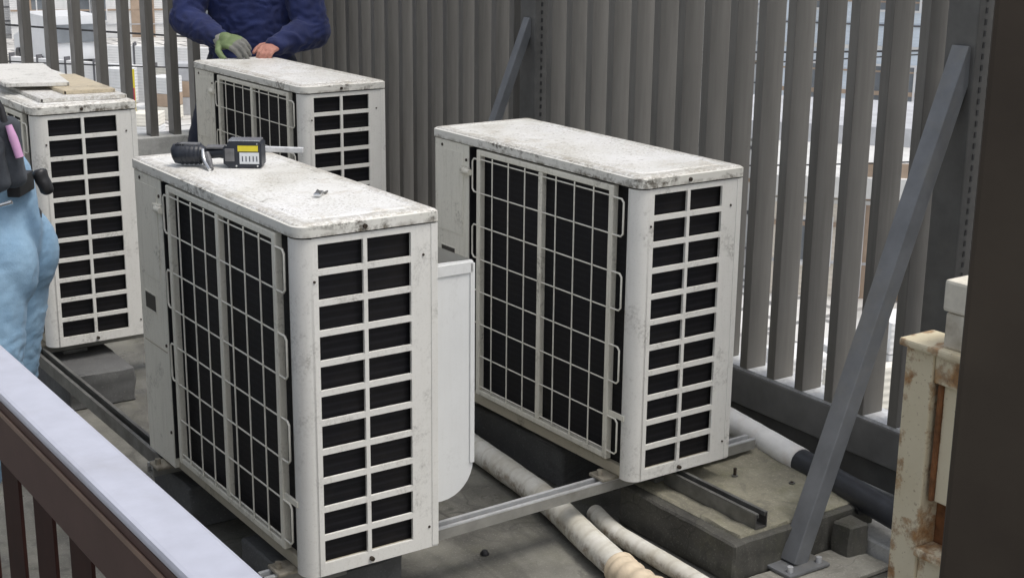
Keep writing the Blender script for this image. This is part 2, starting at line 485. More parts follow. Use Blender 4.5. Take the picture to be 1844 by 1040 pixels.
# local: x outward, y along the fence
mb = MB(); mb.bbox(0, .10, -1.6, 4.55, .105, RZ - .012, .004)
beam = mb.build('base_beam', MT['beamgrey'], fence)
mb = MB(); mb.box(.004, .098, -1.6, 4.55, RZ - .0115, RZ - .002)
mb.build('glare_strip', MT['sill'], fence)  # pale strip added to imitate glare along the beam top
mb = MB(); mb.bbox(.01, .09, -1.6, 4.55, 2.15, 2.22, .004)
mb.build('top_rail', MT['fence'], fence)
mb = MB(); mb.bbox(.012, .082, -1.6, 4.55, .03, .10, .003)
mb.build('shadow_gap_fill', MT['fencedark'], fence)  # dark box standing in for the shadow gap below the beam
SW, SDp = .032, .079
mb = MB(); mb.bbox(0, SDp, -SW, 0, RZ - .002, 2.15, .0025)
slat_me = mb.mesh('slat'); slat_me.materials.append(MT['fence'])
POSTS = (-.135, 1.795)
for i in range(-12, 38):
    y = .0 + i * .12 + .0
    if any(abs(y - SW/2 - q) < .075 for q in POSTS): continue
    o = link_mesh('slat', slat_me, fence, (random.uniform(-.0015, .0015), y, 0), (0, 0, random.uniform(-.012, .012)))
for q in POSTS:
    mb = MB(); mb.bbox(-.004, .085, q - .05, q + .045, .0, 2.21, .004)
    post = mb.build('post', MT['fencedark'], fence)
    mb = MB()
    for k in range(60):
        z = .35 + k * .028
        for xx in (.022, .052):
            mb.box(xx, xx + .007, q - .0512, q - .0495, z, z + .014)
    mb.build('slot_holes', MT['rubber'], post, kind='stuff')

GB = Vector((.768, 4.412, 0))
back = empty('louvre_fence', GB, FY, 'open louvred fence at the far end with the bright street showing through it', 'fence')
mb = MB(); mb.bbox(-3.2, .98, -.03, .13, 0, .425, .006)
mb.build('parapet', MT['pale'], back)
mb = MB(); mb.bbox(-3.2, .98, .0, .08, 2.15, 2.22, .004)
mb.build('top_rail', MT['fence'], back)
mb = MB(); mb.bbox(-.020, .020, 0, SDp, .424, 2.15, .0025)
slat2 = mb.mesh('slat'); slat2.materials.append(MT['fence'])
for i in range(-26, 8):
    link_mesh('slat', slat2, back, (i * .12, 0, 0), (0, 0, random.uniform(-.015, .015)))
mb = MB(); mb.bbox(.955, 1.01, -.01, .09, 0, 2.2, .004)
mb.build('corner_post', MT['fencedark'], back)

# diagonal braces
def brace(foot, top, w, label):
    foot = Vector(foot); top = Vector(top)
    e = empty('fence_brace', foot, 0, label, 'brace', 'diagonal fence braces')
    d = (top - foot); L = d.length; d.normalize()
    side = Vector((0, 1, 0)); nrm = d.cross(side).normalized(); side = nrm.cross(d)
    mtx = Matrix((d, side, nrm)).transposed().to_4x4()
    mb = MB(); mb.bbox(0, L, -w/2, w/2, -w*.45, w*.45, .003, mtx)
    mb.build('tube', MT['brace'], e)
    mb = MB(); mb.bbox(-.07, .07, -.06, .06, -.004, .004, .002)
    pl = mb.build('foot_plate', MT['brace'], e)
    for sx in (-.05, .05):
        for sy in (-.04, .04):
            mb = MB(); mb.tube([(sx, sy, .003), (sx, sy, .018)], .008, 6); mb.build('anchor_bolt', MT['steel'], pl)
    return e
brace((1.190, -.305, .024), (1.715, -.275, 1.27), .052, 'near diagonal grey brace rising from its pad to the fence post by the brown post')
brace((1.25, 1.655, .006), (1.752, 1.66, 1.20), .036, 'far thin brace rising behind the lid of the right-hand unit')

# ------------------------------------------------------------------ railing by the camera
rail = empty('handrail', (-.788, -.9, 0), 0, 'brown railing with a pale flat top crossing the lower left corner', 'railing')
mb = MB(); mb.bbox(-.030, .031, -2.6, 2.1, .986, 1.0, .0055)
mb.build('top_cap', MT['cap'], rail)
mb = MB(); mb.bbox(-.028, .022, -2.6, 2.1, .893, .9845, .003)
mb.build('top_rail', MT['brown'], rail)
mb = MB(); mb.bbox(-.0310, -.0285, -2.6, 2.1, .966, .9735, .001)
mb.build('edge_strip', plain('edge_strip_paint', (.16, .10, .07), .4, 0, .2, 20), rail)
mb = MB(); mb.bbox(-.018, .014, -2.6, 2.1, .08, .13, .003)
mb.build('bottom_rail', MT['brown'], rail)
mb = MB(); mb.bbox(-.005, .0, -.041, .041, .13, .893, .0012)
pk = mb.mesh('picket'); pk.materials.append(plain('picket_dark_red_paint', (.026, .009, .007), .6, 0, .2, 20, 0, .15))
for i in range(-17, 14):
    link_mesh('picket', pk, rail, (0, .041 + i * .148, 0))
for y in (-2.55, 2.05):
    mb = MB(); mb.bbox(-.025, .02, y-.025, y+.025, 0, .893, .003)
    mb.build('post', MT['brown'], rail)

# brown post close to the camera
mb = MB()
px, py = -.348, -1.915
mm = Matrix.Translation((px, py, 0)) @ Matrix.Rotation(math.atan2(RTv.y, RTv.x) - .38, 4, 'Z')
mb.bbox(0, .20, 0, .09, 0, 2.6, .004, mm)
tag(mb.build('post', MT['postbrown']), 'dark brown post filling the right edge close to the camera', 'post')

# ------------------------------------------------------------------ the outdoor unit
W, D, H = .946, .335, .80
def rrect(x0, x1, y0, y1, rad, ins=0.0, seg=6):
    """CCW rounded rect; rad = radii for (x0y0, x1y0, x1y1, x0y1)"""
    out = []
    cs = [(x0, y0, math.pi), (x1, y0, 1.5*math.pi), (x1, y1, 0), (x0, y1, .5*math.pi)]
    sg = [(1, 1), (-1, 1), (-1, -1), (1, -1)]
    for (cx, cy, a0), (sx, sy), r in zip(cs, sg, rad):
        ccx, ccy = cx + sx * r, cy + sy * r
        rr = max(r - ins, .0006)
        for k in range(seg + 1):
            a = a0 + (math.pi/2) * k / seg
            out.append((ccx + rr * math.cos(a), ccy + rr * math.sin(a)))
    return out

def make_unit():
    root = empty('outdoor_unit', (0, 0, BZ))
    # base pan
    mb = MB(); mb.bbox(.0118, D - .004, .0118, W - .004, 0, .030, .004)
    mb.build('base_pan', MT['panhole'], root)
    # coil
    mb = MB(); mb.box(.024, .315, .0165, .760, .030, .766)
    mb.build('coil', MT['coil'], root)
    # lid with embossed field and skirt
    rad = (.034, .008, .008, .008)
    def ring(ins, z): return [(x, y, z) for x, y in rrect(-.004, D + .004, -.004, W + .004, rad, ins)]
    def ringi(ins, z):
        return [(x, y, z) for x, y in rrect(-.004 + ins, D + .004 - ins, -.004 + ins, W + .004 - ins, (.034, .012, .012, .012), 0)]
    mb = MB()
    mb.rings([ring(.004, .7955), ring(.0075, .7985), ringi(.012, .80), ringi(.034, .8003), ringi(.037, .7985), ringi(.045, .7985), ringi(.048, .8003)], False, True, False)
    lid = mb.build('lid', MT['lid'], root)
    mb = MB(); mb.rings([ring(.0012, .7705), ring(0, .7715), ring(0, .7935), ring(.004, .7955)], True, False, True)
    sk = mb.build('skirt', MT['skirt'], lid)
    sk.data.set_sharp_from_angle(angle=R(25))
    # end panel with 2 x 11 openings
    th = .004
    xs = [.034, .0456, .1526, .1622, .2694, .318]
    z0, z1 = .0326, .7535
    n = 11; pitch = (z1 - z0 + .0132) / n
    zs = [.003]
    for i in range(n):
        zs += [z0 + i * pitch, z0 + i * pitch + pitch - .0132]
    zs += [.7670]
    mb = MB()
    solid = lambda i, j: not (i in (1, 3) and j % 2 == 1)
    vid = {}
    for i in range(len(xs) - 1):
        for j in range(len(zs) - 1):
            if not solid(i, j): continue
            x0_, x1_, a, b = xs[i], xs[i+1], zs[j], zs[j+1]
            mb.add([(x0_, 0, a), (x1_, 0, a), (x1_, 0, b), (x0_, 0, b)], [(0, 1, 2, 3)])
            mb.add([(x0_, th, a), (x1_, th, a), (x1_, th, b), (x0_, th, b)], [(3, 2, 1, 0)])
    dp = .007
    for i in (1, 3):
        for j in range(1, len(zs) - 1, 2):
            x0_, x1_, a, b = xs[i], xs[i+1], zs[j], zs[j+1]
            vs = [(x0_, 0, a), (x1_, 0, a), (x1_, 0, b), (x0_, 0, b)]
            vs += [(x, dp, z) for x, y, z in vs]
            mb.add(vs, [(0, 4, 5, 1), (1, 5, 6, 2), (2, 6, 7, 3), (3, 7, 4, 0)])
    # rounded near corner and return on the coil side
    arc = []
    r = .034
    for k in range(9):
        a = 1.5*math.pi - (math.pi/2) * k / 8
        arc.append((r + r * math.cos(a), r + r * math.sin(a)))
    arc.append((0, .046)); arc.append((.004, .048))
    for k in range(len(arc) - 1):
        (xa, ya), (xb, yb) = arc[k], arc[k+1]
        mb.add([(xa, ya, .003), (xa, ya, .7670), (xb, yb, .7670), (xb, yb, .003)], [(0, 1, 2, 3)], True)
    mb.add([(.318, 0, .003), (D, 0, .003), (D, 0, .7670), (.318, 0, .7670)], [(0, 1, 2, 3)])
    mb.add([(.034, 0, .003), (D, 0, .003), (D, .03, .003), (.034, .03, .003)], [(3, 2, 1, 0)])
    ep = mb.build('end_panel', MT['panel'], root)
    bpy_bm = bmesh.new(); bpy_bm.from_mesh(ep.data); bmesh.ops.remove_doubles(bpy_bm, verts=bpy_bm.verts, dist=1e-5); bpy_bm.to_mesh(ep.data); bpy_bm.free()
    # fan-side flange overlapping the end panel
    mb = MB(); mb.bbox(.3195, D + .0015, -.0018, .020, .006, .7670, .0012)
    mb.build('corner_flange', MT['panel'], ep)
    for x, z in ((.155, .782), (.160, .016)):
        mb = MB(); mb.tube([(x, -.0085, z), (x, .002, z)], .0052, 8)
        mb.build('screw', MT['screw'], root)
    for x, z in ((.036, .675), (.30, .70), (.312, .055)):
        mb = MB(); mb.tube([(x, -.0022, z), (x, .001, z)], .0030, 6)
        mb.build('screw', MT['screw'], ep)
    # side walls
    mb = MB(); mb.bbox(.3265, D, .021, W, .004, .766, .002)
    mb.build('fan_panel', MT['panel'], root)
    mb = MB(); mb.bbox(.030, .326, W - .008, W - .001, .031, .766, .002)
    mb.build('rear_panel', MT['coilside'], root)
    # fan guard: shallow ribbed frame on the fan side
    mb = MB()
    mb.bbox(D, D + .028, .075, .095, .06, .70, .003); mb.bbox(D, D + .028, .74, .76, .06, .70, .003)
    mb.bbox(D, D + .028, .0955, .7395, .06, .08, .003); mb.bbox(D, D + .028, .0955, .7395, .68, .70, .003)
    for k in range(13):
        z = .11 + k * .045
        mb.tube([(D + .02, .095, z), (D + .02, .74, z)], .003, 5)
    mb.build('fan_guard', MT['panel'], root)
    # service panel
    mb = MB()
    mb.bbox(.0, .030, .764, W - .0005, .004, .7680, .002)
    sp = mb.build('service_panel', MT['coilside'], root)
    mb = MB(); mb.bbox(-.0018, .0002, .792, .926, .500, .742, .0008)
    mb.build('inset_field', MT['coilside'], sp)
    mb = MB()
    mb.box(-.0015, .0004, .832, .914, .405, .409); mb.box(-.0015, .0004, .832, .914, .452, .456)
    mb.box(-.0015, .0004, .832, .836, .4092, .4518); mb.box(-.0015, .0004, .910, .914, .4092, .4518)
    gr = mb.build('grip_rim', MT['coilside'], sp)
    mb = MB(); mb.box(-.0007, .0004, .8362, .9098, .4092, .4518)
    mb.build('grip_recess', plain('recess_shade_tone', (.055, .05, .042), .8), gr)  # flat patch; the shade of the recess is put into its dark colour
    mb = MB(); mb.box(.002, .030, .7605, .7635, .032, .764); mb.build('dark_gap_strip', MT['rubber'], sp)  # black strip added to stand in for the dark gap beside the guard
    mb = MB(); mb.box(-.0012, .0004, .775, .93, .316, .319)
    mb.build('seam', MT['panhole'], sp)
    mb = MB(); mb.bbox(-.012, .002, .756, .800, .684, .706, .004); mb.tube([(-.009, .742, .695), (-.009, .776, .695)], .009, 8)
    mb.build('clip', MT['guard'], sp)
    for y, z in ((.905, .752), (.776, .725), (.778, .335), (.776, .10)):
        mb = MB(); mb.tube([(-.0025, y, z), (.001, y, z)], .0045, 6)
        mb.build('screw', MT['screw'], sp)
    # mould line under the lid
    # coil guard: frame, centre bar, wires, loops
    gu = empty('coil_guard', (0, 0, 0)); gu.parent = root
    y0, y1, g0, g1 = .098, .716, .040, .765
    fx0, fx1 = -.006, .012
    def bar(*a):
        m_ = MB(); m_.bbox(*a, .003); return m_.build('frame_bar', MT['guard'], gu)
    bar(fx0, fx1, y0, y0 + .018, g0, g1); bar(fx0, fx1, y1 - .018, y1, g0, g1)
    bar(fx0 + .001, fx1 - .001, y0 + .0182, y1 - .0182, g1 - .016, g1); bar(fx0 + .001, fx1 - .001, y0 + .0182, y1 - .0182, g0, g0 + .016)
    ym = .410
    bar(fx0 + .001, fx1 - .001, ym - .009, ym + .009, g0 + .0162, g1 - .0162)
    halves = ((y0 + .0185, ym - .0095), (ym + .0095, y1 - .0185))
    for (a, b) in halves:
        zlist = [.738] + [.738 - .0965 * k for k in range(1, 7)] + [.066]
        for z in zlist:
            m_ = MB(); m_.tube([(-.002, a, z), (-.002, b, z)], .0021, 6); m_.build('wire', MT['wire'], gu)
        for k in range(1, 4):
            y = a + (b - a) * (k - .25) / 3.55
            m_ = MB(); m_.tube([(-.0062, y, g0 + .016), (-.0062, y, g1 - .016)], .0021, 6); m_.build('wire', MT['wire'], gu)
    for (za, zb) in ((.642, .737), (.451, .547), (.258, .355), (.066, .161)):
        for yb, sgn in ((y0, -1), (y1, 1)):
            if sgn > 0 and za < .2: continue
            ye = yb + sgn * (.040 if sgn < 0 else .022)
            m_ = MB(); m_.tube([(-.004, yb, zb), (-.004, ye - sgn * .008, zb), (-.004, ye, zb - .008), (-.004, ye, za + .008), (-.004, ye - sgn * .008, za), (-.004, yb, za)], .0026, 6)
            m_.build('wire_loop', MT['wire'], gu)
    m_ = MB(); m_.bbox(-.003, .003, .034, y0, .163, .177, .001); m_.build('strap', MT['guard'], gu)
    # feet
    for y in (.10, .83):
        for x in (-.035, D - .02):
            m_ = MB()
            m_.bbox(x, x + .055, y - .03, y + .03, -.010, -.001, .003)
            m_.tube([(x + .027 - .014, y, -.001), (x + .027 - .014, y, .014)], .008, 6)
            m_.build('foot', MT['foot'], root)
    return root

unitA = make_unit()
UN = {
 'A': ((0.0, 0.0), -.0038, 'nearest white outdoor unit, with the cordless tool lying on its lid'),
 'B': ((.936, .032), .0034, 'white outdoor unit on the right, its near end over the big concrete block'),
 'C': ((1.007, 1.995), .0094, 'far white outdoor unit with the man in navy leaning on its lid'),
 'D': ((.050, 1.956), .0093, 'left white outdoor unit with loose cream panels stacked on its lid'),
}
units = {'A': unitA}
for k in 'BCD': units[k] = copy_tree(unitA)
for k, (xy, a, lab) in UN.items():
    o = units[k]
    o.location = (xy[0], xy[1], BZ); o.rotation_euler = (0, 0, a)
    tag(o, lab, 'air conditioner', 'outdoor units')
# discharge hood on the nearest unit
prof = [(D + .0285, .655)]
rr = .085
ux, uz0 = .462, .085
for k in range(9):
    a = math.pi/2 * k / 8
prof = [(D + .001, .660), (D + .001, uz0)]
prof += [(ux - rr + rr * math.sin(math.pi/2 * k / 8), uz0 + rr - rr * math.cos(math.pi/2 * k / 8)) for k in range(9)]
prof += [(ux, .652), (ux - .004, .657)]
hood = empty('discharge_hood', (0, 0, 0)); hood.parent = unitA
for (ya, yb) in ((.048, .052), (.772, .776)):
    mb = MB(); nn = len(prof)
    vs = [(x, ya, z) for x, z in prof] + [(x, yb, z) for x, z in prof]
    mb.add(vs, [tuple(range(nn)), tuple(reversed(range(nn, 2*nn)))] + [((i+1) % nn, i, nn+i, nn+(i+1) % nn) for i in range(nn)])
    mb.build('side_sheet', MT['hood'], hood)
mb = MB()
outp = prof[1:]
n2 = len(outp)
vs = [(x, .0522, z) for x, z in outp] + [(x, .7718, z) for x, z in outp]
mb.add(vs, [(i, i+1, n2+i+1, n2+i) for i in range(n2 - 1)], True)
mb.build('curved_sheet', MT['hood'], hood)
mb = MB(); mb.bbox(D + .002, ux - .002, .0445, .0478, .628, .654, .001)
mb.build('top_lip', MT['hood'], hood)
mb = MB(); mb.bbox(ux - .010, ux + .002, .0445, .0478, .165, .650, .001)
mb.build('edge_lip', MT['hood'], hood)

# ------------------------------------------------------------------ blocks, rails, channels
def rough_block(x0, x1, y0, y1, z0, z1, name, m, label, cat, group=None, amp=.006, seg=10):
    bm = bmesh.new()
    bmesh.ops.create_cube(bm, size=1)
    bmesh.ops.scale(bm, vec=(x1-x0, y1-y0, z1-z0), verts=bm.verts)
    bmesh.ops.translate(bm, vec=((x0+x1)/2, (y0+y1)/2, (z0+z1)/2), verts=bm.verts)
    bmesh.ops.bevel(bm, geom=bm.edges[:], offset=.005, segments=1, affect='EDGES')
    bmesh.ops.subdivide_edges(bm, edges=[e for e in bm.edges if e.calc_length() > .05], cuts=seg, use_grid_fill=True)
    for v in bm.verts:
        if v.co.z > z0 + .01:
            nv = noise.noise_vector(v.co * 18) * amp + noise.noise_vector(v.co * 60) * amp * .35
            v.co += Vector((nv.x, nv.y, nv.z * .5))
    me = bpy.data.meshes.new(name); bm.to_mesh(me); bm.free(); me.materials.append(m)
    for p_ in me.polygons: p_.use_smooth = True
    me.set_sharp_from_angle(angle=R(32))
    o = bpy.data.objects.new(name, me); col.objects.link(o)
    return tag(o, label, cat, group)
G1 = 'concrete foundation blocks under the units'
bb = rough_block(1.005, 1.50, -.285, .16, 0, .110, 'foundation_block', MT['shadeblock'], 'large mossy concrete block under the near end of the right-hand unit', 'block', G1)
mt_ = rough_block(1.040, 1.490, -.266, .150, .1045, .1165, 'lit_top', MT['block'], None, None, None, .013)  # pale layer imitating the lit top of the block over its darker body
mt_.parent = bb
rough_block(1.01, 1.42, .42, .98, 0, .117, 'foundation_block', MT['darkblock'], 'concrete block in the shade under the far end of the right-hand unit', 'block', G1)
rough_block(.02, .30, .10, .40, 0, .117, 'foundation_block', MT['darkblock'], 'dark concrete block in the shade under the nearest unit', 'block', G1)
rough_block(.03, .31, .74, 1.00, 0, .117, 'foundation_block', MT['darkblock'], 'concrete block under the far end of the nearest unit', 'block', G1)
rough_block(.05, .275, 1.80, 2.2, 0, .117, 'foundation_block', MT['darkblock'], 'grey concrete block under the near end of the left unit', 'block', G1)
rough_block(1.03, 1.40, 1.9, 2.25, 0, .117, 'foundation_block', MT['block'], 'concrete block under the near end of the far unit', 'block', G1)
rough_block(1.03, 1.40, 2.65, 3.0, 0, .117, 'foundation_block', MT['block'], 'concrete block under the far end of the far unit', 'block', G1)
rough_block(.06, .40, 2.65, 3.0, 0, .117, 'foundation_block', MT['block'], 'concrete block under the far end of the left unit', 'block', G1)
rough_block(1.04, 1.40, -.44, -.292, 0, .018, 'brace_pad', MT['pad'], 'low concrete pad under the foot of the near brace', 'pad', None, .004)
rough_block(1.412, 1.54, -.60, -.14, 0, .050, 'concrete_kerb', MT['pale'], 'pale concrete kerb under the dark pipe by the brace', 'kerb', None, .003)
rough_block(1.335, 1.40, -.36, -.295, 0, .10, 'concrete_lump', MT['shadeblock'], 'small grey concrete lump behind the foot of the near brace', 'block', None, .006)

def channel(p0, p1, w=.040, h=.041, t_=.0035, lip=.010, m=None, m2=None, label='', group='steel support channels'):
    p0 = Vector(p0); p1 = Vector(p1)
    d = p1 - p0; L = d.length; d.normalize()
    rz = math.atan2(d.y, d.x)
    mm = Matrix.Rotation(0, 4, 'Z')
    e = empty('strut_channel', p0, rz, label, 'channel', group)
    if h < .035:
        for xx in (.12, L - .22):
            if L > .5: mb = MB(); mb.bbox(xx, xx + .08, -.028, .028, -.0125, -.0005, .002); mb.build('packing_plate', MT['chan'], e)
    # open slot upward: base, two webs, two lips
    mb = MB(); mb.box(0, L, -w/2, w/2, 0, t_); mb.box(0, L, -w/2, -w/2 + t_, t_, h - t_); mb.box(0, L, w/2 - t_, w/2, t_, h - t_)
    mb.build('web', m2 or m, e)
    for s_ in (-1, 1):
        a, b = sorted((s_ * w/2, s_ * (w/2 - lip)))
        mb = MB(); mb.box(0, L, a, b, h - t_, h); mb.box(0, L, *(sorted((s_ * (w/2 - lip), s_ * (w/2 - lip + .003)))), h - .011, h - t_)
        mb.build('lip', m, e)
    return e
ch1 = channel((-.06, .105, .1295), (1.30, .135, .1295), m=MT['steel'], m2=MT['webgrey'], h=.030, label='bright steel channel joining the nearest unit and the right-hand unit', )
channel((-.03, .862, .1295), (1.40, .88, .1295), m=MT['steel'], m2=MT['webgrey'], h=.030, label='steel channel across the far feet of the two near units')
channel((.00, 2.07, .1295), (1.44, 2.09, .1295), m=MT['steel'], m2=MT['webgrey'], h=.030, label='steel channel across the near feet of the left and far units')
channel((.00, 2.79, .1295), (1.44, 2.83, .1295), m=MT['steel'], m2=MT['webgrey'], h=.030, label='steel channel across the far feet of the left and far units')
channel((1.115, .085, .1190), (1.115, -.262, .1190), m=MT['chan'], label='short grey channel jutting over the mossy block, open end towards us')
channel((.030, 2.045, .1190), (.030, .89, .1190), m=MT['chan'], label='dark channel on the ground from the left unit to the nearest unit')
channel((1.305, .136, .1295), (1.46, .140, .1295), m=MT['steel'], m2=MT['webgrey'], h=.030, label='short end of steel channel showing right of the right-hand unit')
# support pads for the long dark channel
# bolts on the block
for x, y, lab in ((1.292, .022, 'small anchor bolt standing on top of the mossy block'), (1.385, -.10, 'worn anchor stub on the mossy block near the brace')):
    e = empty('anchor_bolt', (x, y, .116), 0, lab, 'bolt')
    hgt = .026 if x < 1.3 else .008
    mb = MB(); mb.tube([(0, 0, 0), (0, 0, hgt)], .0045, 8); mb.build('shank', MT['screw'], e)
    mb = MB(); mb.tube([(0, 0, 0), (0, 0, .006)], .0085, 6, smooth=False); mb.build('nut', MT['chan'], e)
mb = MB(); mb.tube([(0, 0, -.001), (0, 0, .004), (0, 0, .012)], [.011, .012, .007], 10)
o = mb.build('floor_plug', MT['rubber'], loc=(.597, .196, 0)); tag(o, 'tiny dark plug on the concrete below the bright channel', 'plug')

# ------------------------------------------------------------------ pipes
def smoothpts(pts, n=8):
    pts = [Vector(q) for q in pts]
    P = [pts[0]*2 - pts[1]] + pts + [pts[-1]*2 - pts[-2]]
    out = []
    for i in range(1, len(P) - 2):
        a, b, c, d = P[i-1:i+3]
        for k in range(n):
            t_ = k / n
            out.append(.5 * ((2*b) + (-a + c)*t_ + (2*a - 5*b + 4*c - d)*t_*t_ + (-a + 3*b - 3*c + d)*t_**3))
    out.append(pts[-1])
    return out
def wob(pts, r, amp):
    return [r * (1 + amp * noise.noise(q * 25)) for q in pts]
e = empty('wrapped_pipe', (.86, .3, 0), 0, 'thick cream wrapped pipe running under the bright steel channel', 'pipe')
pts = smoothpts([(.955, 1.25, .040), (.940, .95, .040), (.924, .744, .040), (.889, .395, .040), (.869, .264, .040), (.821, .054, .040), (.785, -.125, .040)], 14)
mb = MB(); mb.tube([q - Vector((.86, .3, 0)) for q in pts], wob(pts, .036, .035), 20); mb.build('sleeve', MT['wrap'], e)
pts = smoothpts([(.788, -.112, .040), (.778, -.16, .039), (.775, -.24, .036), (.79, -.34, .036)], 10)
mb = MB(); mb.tube([q - Vector((.86, .3, 0)) for q in pts], [(.0405 + .003 * math.sin(i * 1.2)) for i in range(len(pts))], 20); mb.build('end_sleeve', MT['tan'], e)
e = empty('thin_pipe', (.91, 0, 0), 0, 'thinner cream pipe emerging beside the mossy concrete block', 'pipe')
pts = smoothpts([(.955, .20, .026), (.925, .08, .026), (.920, -.05, .026), (.915, -.25, .026), (.90, -.5, .026)], 10)
mb = MB(); mb.tube([q - Vector((.91, 0, 0)) for q in pts], wob(pts, .0245, .03), 16); mb.build('sleeve', MT['wrap'], e)
e = empty('insulated_pipe', (1.49, 0, 0), 0, 'dark insulated pipe with a white wrapped stretch along the fence foot', 'pipe')
def bp(y, dz=0): return Vector((1.52 + (y - .1) * .16, y, .128 + dz))
P0 = [bp(y) for y in (2.2, 1.6, 1.1, .7, .45, .33)]; P0[0].x = 1.66; P0[1].x = 1.62; P0[2].x = 1.60
off = Vector((1.49, 0, 0))
mb = MB(); mb.tube([q - off for q in smoothpts(P0, 6)] , .034, 18); mb.build('far_insulation', MT['blackpipe'], e)
pp = smoothpts([bp(y) for y in (.345, .2, .05, -.02)], 8)
mb = MB(); mb.tube([q - off for q in pp], wob(pp, .0375, .03), 20); mb.build('white_wrap', MT['whitewrap'], e)
pp = smoothpts([bp(y) for y in (-.015, -.2, -.45, -.8, -1.3)], 8)
mb = MB(); mb.tube([q - off for q in pp], .036, 18); mb.build('near_insulation', MT['blackpipe'], e)
for y in (.95, -.55):
    mb = MB(); q = bp(y) - off; mb.bbox(q.x - .02, q.x + .02, y - .02, y + .02, .0, .096, .003); mb.build('saddle', MT['chan'], e)
pp = smoothpts([(1.470, -.02, .078), (1.462, -.08, .085), (1.455, -.16, .092), (1.44, -.30, .104)], 6)
mb = MB(); mb.tube([q - off for q in pp], .016, 10); mb.build('cable', MT['rubber'], e)

# ------------------------------------------------------------------ rusty cabinet on the right
cb = empty('rusty_cabinet', (.42, -1.235, 0), .0, 'rusty cream steel cabinet frame beside the brown post', 'cabinet')
# local y runs towards the camera (negative)
def cbp(name, m, *a, b=.003):
    mb = MB(); mb.bbox(*a, b); return mb.build(name, m, cb)
cbp('stile', MT['rusty'], -.004, .045, -.052, .0, 0, .972)
cbp('stile', MT['rusty'], -.004, .045, -.46, -.41, 0, .972)
cbp('top_plate', MT['rusty'], -.016, .062, -.47, .006, .9725, .985, b=.004)
cbp('head_rail', MT['rusty'], .0, .040, -.4095, -.0525, .925, .972)
cbp('panel', MT['rusty'], .010, .018, -.4095, -.066, .735, .9245, b=.002)
cbp('panel_edge', MT['rust'], .004, .024, -.0655, -.0585, .735, .9245, b=.002)
cbp('back_sheet', MT['rust'], .035, .042, -.4095, -.0525, .05, .9245, b=.002)
cbp('sill', MT['rusty'], -.012, .034, -.4095, -.0525, .645, .658)
cbp('lower_panel', MT['rusty'], .002, .012, -.4095, -.0525, .06, .644, b=.002)
cbp('edge_strip', MT['rusty'], .0452, .052, -.03, .012, 0, .9722, b=.001)
e = empty('cap_block', (.445, -1.305, .985), .0, 'small two-tier cream block standing on the rusty cabinet', 'block')
mb = MB(); mb.bbox(-.028, .05, -.14, .004, .0, .055, .004); mb.build('lower_tier', MT['capblock'], e)
mb = MB(); mb.bbox(-.032, .055, -.145, .008, .0565, .105, .005); mb.build('upper_tier', MT['capblock'], e)

# ------------------------------------------------------------------ things on the lids
LZ = BZ + .80
def sheet(name, quad, z, thick, fold, label, m):
    """a loose folded-edge sheet-metal panel"""
    c = sum((Vector((x, y, 0)) for x, y in quad), Vector()) / 4
    e = empty(name, (c.x, c.y, z), 0, label, 'panel', 'loose panels stacked on the left unit')
    q = [Vector((x, y, 0)) - Vector((c.x, c.y, 0)) for x, y in quad]
    mb = MB(); mb.prism([(v.x, v.y) for v in q], 0, thick); mb.build('face', m, e)
    for i in range(4):
        a, b = q[i], q[(i+1) % 4]
        d = (b - a).normalized(); nrm = Vector((d.y, -d.x, 0))
        aa, bb = a + d * .004, b - d * .004
        outl = [(aa.x, aa.y), (aa.x + nrm.x*.003, aa.y + nrm.y*.003), (bb.x + nrm.x*.003, bb.y + nrm.y*.003), (bb.x, bb.y)]
        mb = MB(); mb.prism(list(reversed(outl)), -fold, thick - .001); mb.build('folded_edge', m, e)
    return e
MT['whitesheet'] = enamel('white_sheet_enamel', (.74, .73, .69), .9, .5, 1.0)
MT['tanpanel'] = enamel('weathered_tan_enamel', (.58, .50, .36), 1.0, .6, 1.2)
sheet('loose_panel', [(.10, 2.02), (.37, 1.995), (.375, 2.80), (.12, 2.84)], LZ + .0115, .002, .010, 'cream loose panel lying lowest in the stack on the left unit', MT['lid'])
sheet('loose_panel', [(.195, 2.08), (.355, 2.06), (.372, 2.52), (.205, 2.54)], LZ + .0235, .002, .009, 'tan stained loose panel in the stack on the left unit', MT['tanpanel'])
sheet('loose_panel', [(.055, 2.26), (.245, 2.19), (.34, 2.78), (.14, 2.85)], LZ + .0375, .002, .010, 'white loose panel lying on top of the stack on the left unit', MT['whitesheet'])

# cordless tool on the nearest unit
u = Vector((.824, -.567, 0)).normalized(); n_ = Vector((.567, .824, 0)).normalized()
tool = empty('cordless_tool', (.135, .70, LZ), math.atan2(u.y, u.x), 'black cordless power tool with a yellow-labelled battery on the nearest lid', 'power tool')
# local x along image right, y away
mb = MB(); mb.tube([(-.115, 0, .030), (-.110, 0, .031), (-.095, 0, .031), (-.045, 0, .030), (-.032, 0, .029)], [.016, .024, .026, .025, .017], 20)
tm = mb.build('motor_housing', MT['toolblack'], tool)
mb = MB(); mb.bbox(-.095, -.045, -.012, .012, .052, .058, .002); mb.build('top_strip', MT['toolgrey'], tm)
mb = MB()
for k in range(4): mb.box(-.105 + k*.006, -.102 + k*.006, -.014, .014, .0545 - .001*k, .0565)
mb.build('vents', MT['rubber'], tm)
mb = MB(); mb.tube([(-.04, 0, .030), (-.02, .0, .032), (.0, .0, .035), (.022, 0, .035)], [.016, .013, .014, .018], 14)
tg = mb.build('grip', MT['toolblack'], tool)
mb = MB(); mb.tube([(-.036, -.020, .046), (-.034, -.026, .028), (-.026, -.040, .014), (-.010, -.070, .004)], [.005, .006, .006, .004], 10)
mb.build('lever', MT['chrome'], tool)
